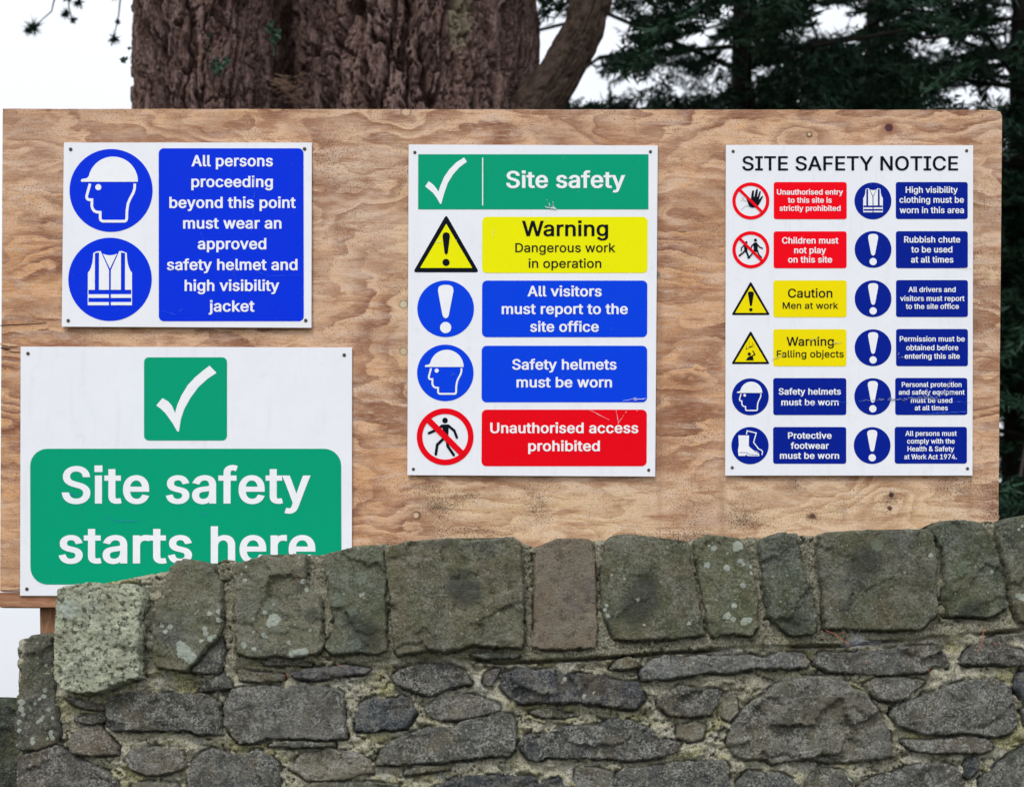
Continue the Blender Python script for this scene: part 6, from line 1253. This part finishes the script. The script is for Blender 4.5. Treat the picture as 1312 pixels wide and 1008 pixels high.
# ================================================================== big tree behind the hoarding
TD = 4.2; ST_ = S * TD / CAM_D; TY = TD - CAM_D
def tx(px): return (px - 656) * ST_
def tz(py): return EYE + (HORIZON - py) * ST_
m = NT('fissured_bark')
c = m.coord((1, 1, .28)); c2 = m.coord((1, 1, .6))
big = m.noise(c, 7, 4, .6); mid = m.noise(c, 34, 5, .7, .6); fine = m.noise(c2, 150, 4, .75)
hb = m.attr('plate')
col = m.mix(m.rng(big, .42, .58), lin(122, 94, 84), lin(104, 80, 72))
col = m.mix(m.rng(mid, .50, .60, 0, .75), col, lin(160, 134, 128))
col = m.mix(m.rng(mid, .47, .38, 0, .7), col, lin(66, 46, 42))
col = m.mix(m.rng(fine, .52, .60, 0, .5), col, lin(170, 150, 146))
col = m.mix(m.rng(fine, .48, .40, 0, .6), col, lin(50, 36, 34))
col = m.mix(m.math('MULTIPLY', hb, .75, clamp=True), col, lin(150, 142, 118))
m.fin(col, .9, .2)
m.bump(m.math('ADD', m.math('MULTIPLY', mid, 1.5), fine), .8, .01); M_BARK = m.m
m = NT('smooth_dark_shaded_bark'); c = m.coord()
m.fin(m.mix(m.rng(m.noise(c, 40, 5, .7), .42, .6), lin(72, 58, 50), lin(100, 84, 74)), .9, .2); m.bump(m.noise(c, 90, 4, .7), .7, .006); M_LIMB = m.m  # smoother, darker bark; the limb's shade is put into this colour too
tree = empty('conifer_tree', 'huge old conifer with reddish fissured bark rising behind the plywood', 'tree')
def bark_disp(arc, z, s, amp):
    w = .030 * fbm(arc / .07, z / .12, 3, s)
    a = (arc + w) / .075; b = z / .50 + .3 * fbm(arc / .1, z / .3, 2, s + 3)
    n1 = perlin(a, b, s + 5); n2 = perlin(a * 1.9 + 7, b * 2.2, s + 6)
    crack = np.maximum(smooth(.11, .03, np.abs(n1)), .7 * smooth(.08, .01, np.abs(n2)))
    n3 = perlin(a * 4.1 + 3, b * 6, s + 8); crack = np.maximum(crack, .35 * smooth(.10, .0, np.abs(n3)))
    o_, p_, q_, dx, dy = worley_planes(a * 1.1, b * 2.6, s % 31)
    return amp * (.45 - 2.4 * crack + .8 * o_ + .6 * p_ * dx + .6 * q_ * dy) + amp * .45 * fbm(arc / .022, z / .07, 3, s + 9) + amp * .9 * fbm(arc / .3, z / .7, 2, s + 12)
def stem(pts, name, seed, amp, zones, parent, ncirc, scar=None, flat=1.0, mat=None):
    """tapered limb along pts [(x,y,z,r)] sampled at the given heights, bark relief displaced outwards"""
    P = np.array(pts, float); L = np.concatenate([[0], np.cumsum(np.linalg.norm(np.diff(P[:, :3], axis=0), axis=1))])
    ts = []
    for a, b, st in zones: ts.append(np.arange(a, b, st))
    ts = np.concatenate(ts + [[L[-1]]])
    C = np.stack([np.interp(ts, L, P[:, k]) for k in range(4)], 1)
    # smooth the bends
    T = np.gradient(C[:, :3], axis=0); T /= np.linalg.norm(T, axis=1)[:, None] + 1e-9
    e1 = np.cross(T, np.array([0, 1.0, 0])); e1 /= np.linalg.norm(e1, axis=1)[:, None] + 1e-9; e2 = np.cross(T, e1)
    th = np.linspace(0, 2 * np.pi, ncirc + 1)[None, :-1]
    R = C[:, 3][:, None]; arc = th * R.mean(); tt = ts[:, None]
    h = bark_disp(arc + seed, tt + 0 * th, seed, amp)
    blend = smooth(0, .5, th) * smooth(2 * np.pi, 2 * np.pi - .5, th)
    h = h * blend
    rr = R * (1 + .05 * np.sin(3 * th + seed) + .03 * np.sin(5 * th + 2 + seed)) + h
    V = C[:, None, :3] + rr[..., None] * (np.cos(th)[..., None] * e1[:, None, :] + flat * np.sin(th)[..., None] * e2[:, None, :])
    nr = len(ts); i = np.arange(nr - 1)[:, None] * ncirc; j = np.arange(ncirc)[None, :]; j2 = (j + 1) % ncirc
    F = np.stack([i + j, i + j2, i + ncirc + j2, i + ncirc + j], -1).reshape(-1, 4)
    Vf = V.reshape(-1, 3)
    pl = np.zeros(len(Vf))
    if scar is not None:
        sx, sz, ax, az = scar
        d = np.hypot((Vf[:, 0] - sx) / ax, (Vf[:, 2] - sz) / az) + .18 * fbm(Vf[:, 0] * 30, Vf[:, 2] * 14, 3, 77)
        pl = smooth(1.05, .85, d) * (Vf[:, 1] < C[:, 1].mean())
    return obj(name, Vf, F, mat or M_BARK, parent, True, dict(plate=pl))
Z0 = tz(150)
zn = lambda lo, hi, top: [(0, lo, .05), (lo, hi, .0045), (hi, top, .04)]
stem([(tx(262), TY + .05, 0, .27), (tx(263), TY + .05, 1.6, .215), (tx(260), TY - .02, 3.3, .192), (tx(258), TY - .02, 3.75, .192), (tx(250), TY + .1, 5.5, .17), (tx(240), TY + .2, 8.5, .10)], 'trunk', 3, .022, zn(3.1, 3.9, 8.4), tree, 300)
stem([(tx(500), TY + .28, 0, .47), (tx(498), TY + .27, 1.6, .37), (tx(504), TY + .25, 3.3, .330), (tx(503), TY + .25, 3.75, .327), (tx(480), TY + .2, 5.5, .27), (tx(470), TY + .3, 9.5, .13)], 'trunk', 17, .026, zn(3.1, 3.9, 9.4), tree, 460, (tx(588), tz(14), .032, .13))
stem([(tx(352), TY + .36, 0, .14), (tx(352), TY + .36, 3.3, .09), (tx(352), TY + .36, 5.0, .06)], 'trunk', 61, .01, zn(3.1, 3.9, 4.9), tree, 80)  # filler stem added behind the groove so the gap stays dark
stem([(tx(655), TY + .30, 0, .26), (tx(655), TY + .30, 2.4, .16), (tx(654), TY + .28, 3.3, .085), (tx(660), TY + .28, 3.75, .062), (tx(672), TY + .3, 5.2, .045)], 'trunk', 29, .012, zn(3.0, 3.9, 5.1), tree, 130)
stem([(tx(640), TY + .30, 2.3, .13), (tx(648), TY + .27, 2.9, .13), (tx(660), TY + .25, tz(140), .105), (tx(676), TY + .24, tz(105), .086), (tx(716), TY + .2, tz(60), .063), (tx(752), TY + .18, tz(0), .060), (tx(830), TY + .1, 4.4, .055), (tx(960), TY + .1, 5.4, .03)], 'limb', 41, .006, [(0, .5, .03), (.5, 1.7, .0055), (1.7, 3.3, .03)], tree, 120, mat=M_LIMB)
for px0, z0, px1, z1_, yy1, r in ((255, 4.6, 40, 5.3, 1.2, .05), (480, 5.0, 760, 6.0, 1.4, .06), (250, 5.2, 60, 6.3, 2.4, .05), (480, 6.0, 300, 7.2, .6, .05)):
    stem([(tx(px0), TY + .15, z0, r), (tx((px0 + px1) / 2), (TY + yy1) / 2 + .1, (z0 + z1_) / 2 + .1, r * .75), (tx(px1), yy1, z1_, r * .35)], 'limb', int(px0), .006, [(0, 1.2, .04)], tree, 24)

# ---- needle sprays shared by all conifers
def needle_mat(name, a, b):
    m = NT(name); c = m.coord()
    m.fin(m.mix(m.rng(m.noise(c, 3.5, 4, .6), .38, .62), a, b), .55, .3)
    return m.m
M_NEED1 = needle_mat('dark_conifer_needles', lin(28, 58, 44), lin(50, 80, 58)); M_NEED2 = needle_mat('blue_green_needles', lin(34, 60, 54), lin(54, 84, 70))
def spray_template(rg, L=.20, n=6, nl=.040, w=.0130):
    """a drooping twig with side twigs, each set with thin needles: triangles"""
    T = []
    def twig(p, d, L, k):
        d = d.normalized(); up = Vector((0, 0, 1)); s = d.cross(up).normalized() if abs(d.z) < .95 else Vector((1, 0, 0)); u = s.cross(d)
        q = p + d * L
        T.append((p + s * .002, p - s * .002, q))
        for i in range(k):
            t = (i + .5) / k; c = p + d * L * t; a = rg.uniform(0, 6.283)
            nd = (s * math.cos(a) + u * math.sin(a) * .6 + d * .7).normalized(); ww = nd.cross(Vector((rg.uniform(-1, 1), rg.uniform(-1, 1), rg.uniform(-1, 1)))).normalized() * w
            e = c + nd * nl * rg.uniform(.7, 1.15); T.append((c + ww * .5, c - ww * .5, e))
        return q
    d0 = Vector((1, 0, -.15))
    twig(Vector((0, 0, 0)), d0, L, 18)
    for i in range(n):
        t = .12 + .8 * i / n; p = d0.normalized() * L * t
        for s in (1, -1):
            twig(p, Vector((.75, s * .8, rg.uniform(-.45, .12))), L * (.62 - .42 * t) * rg.uniform(.8, 1.15), 6)
    return np.array([[tuple(v) for v in t] for t in T])
rgs = random.Random(21)
TEMPL = [spray_template(rgs) for _ in range(4)]
TEMPL_BIG = [spray_template(rgs, .34, 7, .05, .010) for _ in range(3)]
def spray_cloud(name, pos, dirs, scale, mat, parent, templ, seed):
    rg = np.random.default_rng(seed); out = []
    for k, T in enumerate(templ):
        sel = np.arange(len(pos)) % len(templ) == k
        if not sel.any(): continue
        p = pos[sel]; d = dirs[sel] / np.linalg.norm(dirs[sel], axis=1)[:, None]; s = scale[sel]
        up = np.tile([0, 0, 1.0], (len(p), 1)) + rg.normal(0, .35, (len(p), 3))
        y = np.cross(up, d); y /= np.linalg.norm(y, axis=1)[:, None]; z = np.cross(d, y)
        R = np.stack([d, y, z], 2)
        v = np.einsum('nij,tvj->ntvi', R, T) * s[:, None, None, None] + p[:, None, None, :]
        out.append(v.reshape(-1, 3))
    V = np.concatenate(out); F = np.arange(len(V)).reshape(-1, 3)
    o = obj(name, V, F, mat, parent); o['kind'] = 'stuff'
    return o
# unseen crown of the big tree, added above the hoarding to shade the trunk
rg = np.random.default_rng(31)
n = 1500
r = 3.2 * np.sqrt(rg.random(n)); a = rg.random(n) * 2 * np.pi
pos = np.stack([tx(420) + r * np.cos(a), TY + .7 + .8 * r * np.sin(a), 5.0 + 2.6 * rg.random(n) ** .8 + .12 * r], 1)
pos = pos[(pos[:, 2] - EYE) > (pos[:, 1] + CAM_D) * .56]
dirs = np.stack([np.cos(a), np.sin(a), np.full(n, -.25)], 1)[:len(pos)]
spray_cloud('crown', pos, dirs, rg.uniform(1.3, 2.2, len(pos)), M_NEED1, tree, TEMPL_BIG, 1)
# drooping twig ends at the upper left, each a tuft of needles
rt = random.Random(9)
def tuft(px, py, r, D, parent):
    s = S * D / CAM_D; c = Vector(((px - 656) * s, D - CAM_D, EYE + (HORIZON - py) * s)); R = r * s; vs = []; fs = []
    for k in range(70):
        d = Vector((rt.gauss(0, 1), rt.gauss(0, 1), rt.gauss(0, 1) - .3)).normalized(); w = d.cross(Vector((rt.random(), rt.random(), rt.random()))).normalized() * .0032
        b = len(vs); e = c + d * R * rt.uniform(.8, 1.35); vs += [c + w, c - w, e]; fs.append((b, b + 1, b + 2))
    o = obj('needle_tuft', vs, fs, M_NEED2, parent)
def rod(name, pts, r, mat, parent, n=6):
    vs = []; fs = []
    P = [Vector(p) for p in pts]
    for i, p in enumerate(P):
        d = (P[min(i + 1, len(P) - 1)] - P[max(i - 1, 0)]).normalized(); s = d.cross(Vector((0, 1, .01))).normalized(); u = s.cross(d)
        for a in range(n): vs.append(p + (s * math.cos(a * 2 * math.pi / n) + u * math.sin(a * 2 * math.pi / n)) * r * (1 - .6 * i / (len(P) - 1)))
    for i in range(len(P) - 1):
        for a in range(n): fs.append((n * i + a, n * i + (a + 1) % n, n * i + n + (a + 1) % n, n * i + n + a))
    return obj(name, vs, fs, mat, parent, True)
m = NT('thin_twig'); m.fin(lin(74, 66, 60), .85); M_TWIG = m.m
TW = 4.9; sT = S * TW / CAM_D
q = lambda px, py: ((px - 656) * sT, TW - CAM_D, EYE + (HORIZON - py) * sT)
for pts in ([(75, -60), (72, -10), (66, 15), (44, 34)], [(95, -60), (92, -20), (88, 8), (92, 24)], [(150, -70), (156, -20), (152, 20), (146, 48)], [(100, -60), (103, -25), (101, 2)]):
    rod('twig', [q(*p) for p in pts], .004, M_TWIG, tree)
for px, py, r in ((43, 35, 13), (37, 38, 8), (84, 18, 8), (94, 25, 6), (101, 3, 9), (146, 49, 9), (151, 28, 4), (86, -4, 9), (146, -6, 9), (60, -22, 13), (160, -30, 12)):
    tuft(px, py, r, TW, tree)

# ---- ivy on the bark
m = NT('ivy_leaf'); m.fin(m.mix(m.noise(m.coord(), 60, 3), lin(34, 62, 44), lin(56, 88, 62)), .4); M_IVY = m.m
ivy = empty('ivy', 'small sprig of dark green ivy climbing the left trunk just above the board', 'ivy')
IY = TY - .205
pi_ = lambda px, py, dy=0.0: Vector((tx(px), IY + dy, tz(py)))
rod('stem', [pi_(300, 140), pi_(292, 120), pi_(287, 96), pi_(286, 60), pi_(290, 22), pi_(288, -20)], .0035, M_IVY, ivy)
def leaf(px, py, r, ang, parent, dy=0.0):
    c = pi_(px, py, -.012 + dy); s = r * ST_; vs = [c]
    for k in range(11):
        a = ang + 2 * math.pi * k / 11; rr = s * (1.15 if k % 4 == 0 else .66 if k % 2 else .85)
        vs.append(c + Vector((math.cos(a) * rr, rt.uniform(-.01, .004), math.sin(a) * rr)))
    o = obj('leaf', vs, [(0, 1 + k, 1 + (k + 1) % 11) for k in range(11)], M_IVY, parent)
for px, py, r in ((281, 106, 6), (284, 113, 6), (297, 123, 5), (309, 123, 6), (303, 129, 5), (290, 130, 6), (298, 134, 6), (288, 90, 3)): leaf(px, py, r, rt.uniform(0, 6), ivy)
ivy2 = empty('ivy', 'single ivy leaf poking out from the left edge of the trunk against the sky', 'ivy')
rod('stem', [pi_(176, 60, .2), pi_(171, 70, .2), pi_(166, 78, .2)], .002, M_IVY, ivy2)
leaf(161, 81, 6, .6, ivy2, .2); leaf(168, 66, 3, 2, ivy2, .2)
ivy3 = empty('ivy', 'dark ivy leaves growing in the groove between the two trunks', 'ivy')
rod('stem', [pi_(357, 90, .12), pi_(358, 60, .12)], .003, M_IVY, ivy3)
for px, py, r in ((352, 60, 6), (362, 64, 7), (358, 72, 6), (355, 52, 5)): leaf(px, py, r, rt.uniform(0, 6), ivy3, .12)
m = NT('dry_litter'); m.fin(lin(112, 86, 68), .8); M_LIT = m.m
vs = []; fs = []
for k in range(70):
    p = pi_(370 + rt.gauss(0, 11), 137 - abs(rt.gauss(0, 8)), rt.uniform(.05, .2)); a = rt.uniform(-.6, .6); L = rt.uniform(.02, .05); b = len(vs)
    vs += [p, p + Vector((0, 0, .003)), p + Vector((math.cos(a) * L, 0, math.sin(a) * L))]; fs.append((b, b + 1, b + 2))
o = obj('needle_litter', vs, fs, M_LIT, tree); o['kind'] = 'stuff'

# ================================================================== dark conifers to the right
GAPS = [(715, 40, 26, 26, .95), (700, 95, 26, 30, .9), (735, 105, 46, 26, .85), (760, 60, 30, 22, .75), (790, 40, 22, 26, .55), (820, 110, 34, 16, .7), (880, 105, 60, 18, .72), (960, 92, 60, 14, .55), (1070, 28, 46, 18, .78), (1110, 18, 36, 12, .5),
        (1200, 55, 46, 26, .7), (1195, 5, 22, 10, .7), (1240, 60, 18, 20, .5), (1295, 20, 30, 26, .7), (1270, 120, 60, 16, .9), (1220, 132, 50, 9, .8), (1305, 90, 26, 22, .7), (1302, 190, 18, 26, .75), (1295, 275, 10, 14, .45), (1300, 545, 16, 14, .6), (945, 135, 40, 5, .5), (690, 30, 8, 30, .95), (1180, 132, 30, 6, .5)]
def gap(px, py):
    g = np.zeros(len(px))
    wx = px + 14 * fbm(px / 30, py / 30, 3, 300); wy = py + 8 * fbm(px / 24, py / 24, 3, 305)
    for cx, cy, ax, ay, s in GAPS: g = np.maximum(g, s * smooth(1.25, .95, np.hypot((wx - cx) / ax, (wy - cy) / ay)))
    return g
m = NT('dark_branch'); m.fin(lin(50, 42, 38), .9); M_BARK_TW = m.m
def conifer(label, px0, D, rad, height, n, mat, seed, lean=0.0, zlow=.6, zmid=(2.2, 5.2)):
    s0 = S * D / CAM_D; x0 = (px0 - 656) * s0; y0 = D - CAM_D
    t = empty('conifer_tree', label, 'tree')
    rg = np.random.default_rng(seed); rr = random.Random(seed)
    stem([(x0, y0 + .2, 0, .13), (x0 + lean * .5, y0 + .2, height * .5, .045), (x0 + lean, y0, height, .015)], 'trunk', seed, .008, [(0, height - .1, .06)], t, 40, mat=M_BARK_TW)
    pos = []; dirs = []
    nb = 46
    for k in range(nb):
        kk = (k + rr.random()) / nb; z = np.interp(kk, [0, .12, .80, 1], [zlow, zmid[0], zmid[1], height]); a = k * 2.399 + rr.uniform(-.3, .3); R = rad * (1 - .75 * z / height) * rr.uniform(.75, 1.1) + .3
        b0 = Vector((x0 + lean * z / height, y0, z)); d = Vector((math.cos(a), math.sin(a), .18))
        P = [b0, b0 + d * R * .5, b0 + Vector((d.x, d.y, -.12)) * R]
        rod('branch', P, .012, M_BARK_TW, t, 5)
        for q_ in range(n // nb):
            u = rr.random() ** .7; w = b0.lerp(P[1], u * 2) if u < .5 else P[1].lerp(P[2], u * 2 - 1)
            sp = .34 * (1.25 - u * .5)
            pos.append((w.x + rg.normal(0, sp), w.y + rg.normal(0, sp), w.z + rg.normal(0, .16) - .05)); dirs.append((d.x + rg.normal(0, .6), d.y + rg.normal(0, .6), -.25 + rg.normal(0, .2)))
    pos = np.array(pos); dirs = np.array(dirs)
    mid_ = pos + dirs / np.linalg.norm(dirs, axis=1)[:, None] * .12
    dd = mid_[:, 1] + CAM_D; px = 656 + mid_[:, 0] / (S * dd / CAM_D); py = HORIZON - (mid_[:, 2] - EYE) / (S * dd / CAM_D)
    keep = rg.random(len(pos)) > gap(px, py) * 1.3
    inside = (px > 690 + 35 * np.sin(py / 50)) | (py < -500)
    keep &= inside
    spray_cloud('crown', pos[keep], dirs[keep], rg.uniform(.65, 1.15, keep.sum()), mat, t, TEMPL, seed)
conifer('dark conifer filling the sky behind the top middle of the board', 960, 6.4, 2.2, 9.0, 3900, M_NEED1, 51, 0, 1.2, (2.9, 4.6))
conifer('dark conifer reaching down beside the right edge of the board', 1330, 6.0, 1.9, 8.5, 3900, M_NEED1, 52, 0, .3, (1.6, 4.4))
conifer('tall conifer farthest back between the other two dark conifers', 1130, 8.6, 3.0, 11.0, 4300, M_NEED2, 53, 0, .8, (3.2, 5.6))
conifer('conifer farthest right with its crown mostly out of frame', 1640, 7.6, 2.6, 10.0, 1200, M_NEED1, 54, 0, .3)
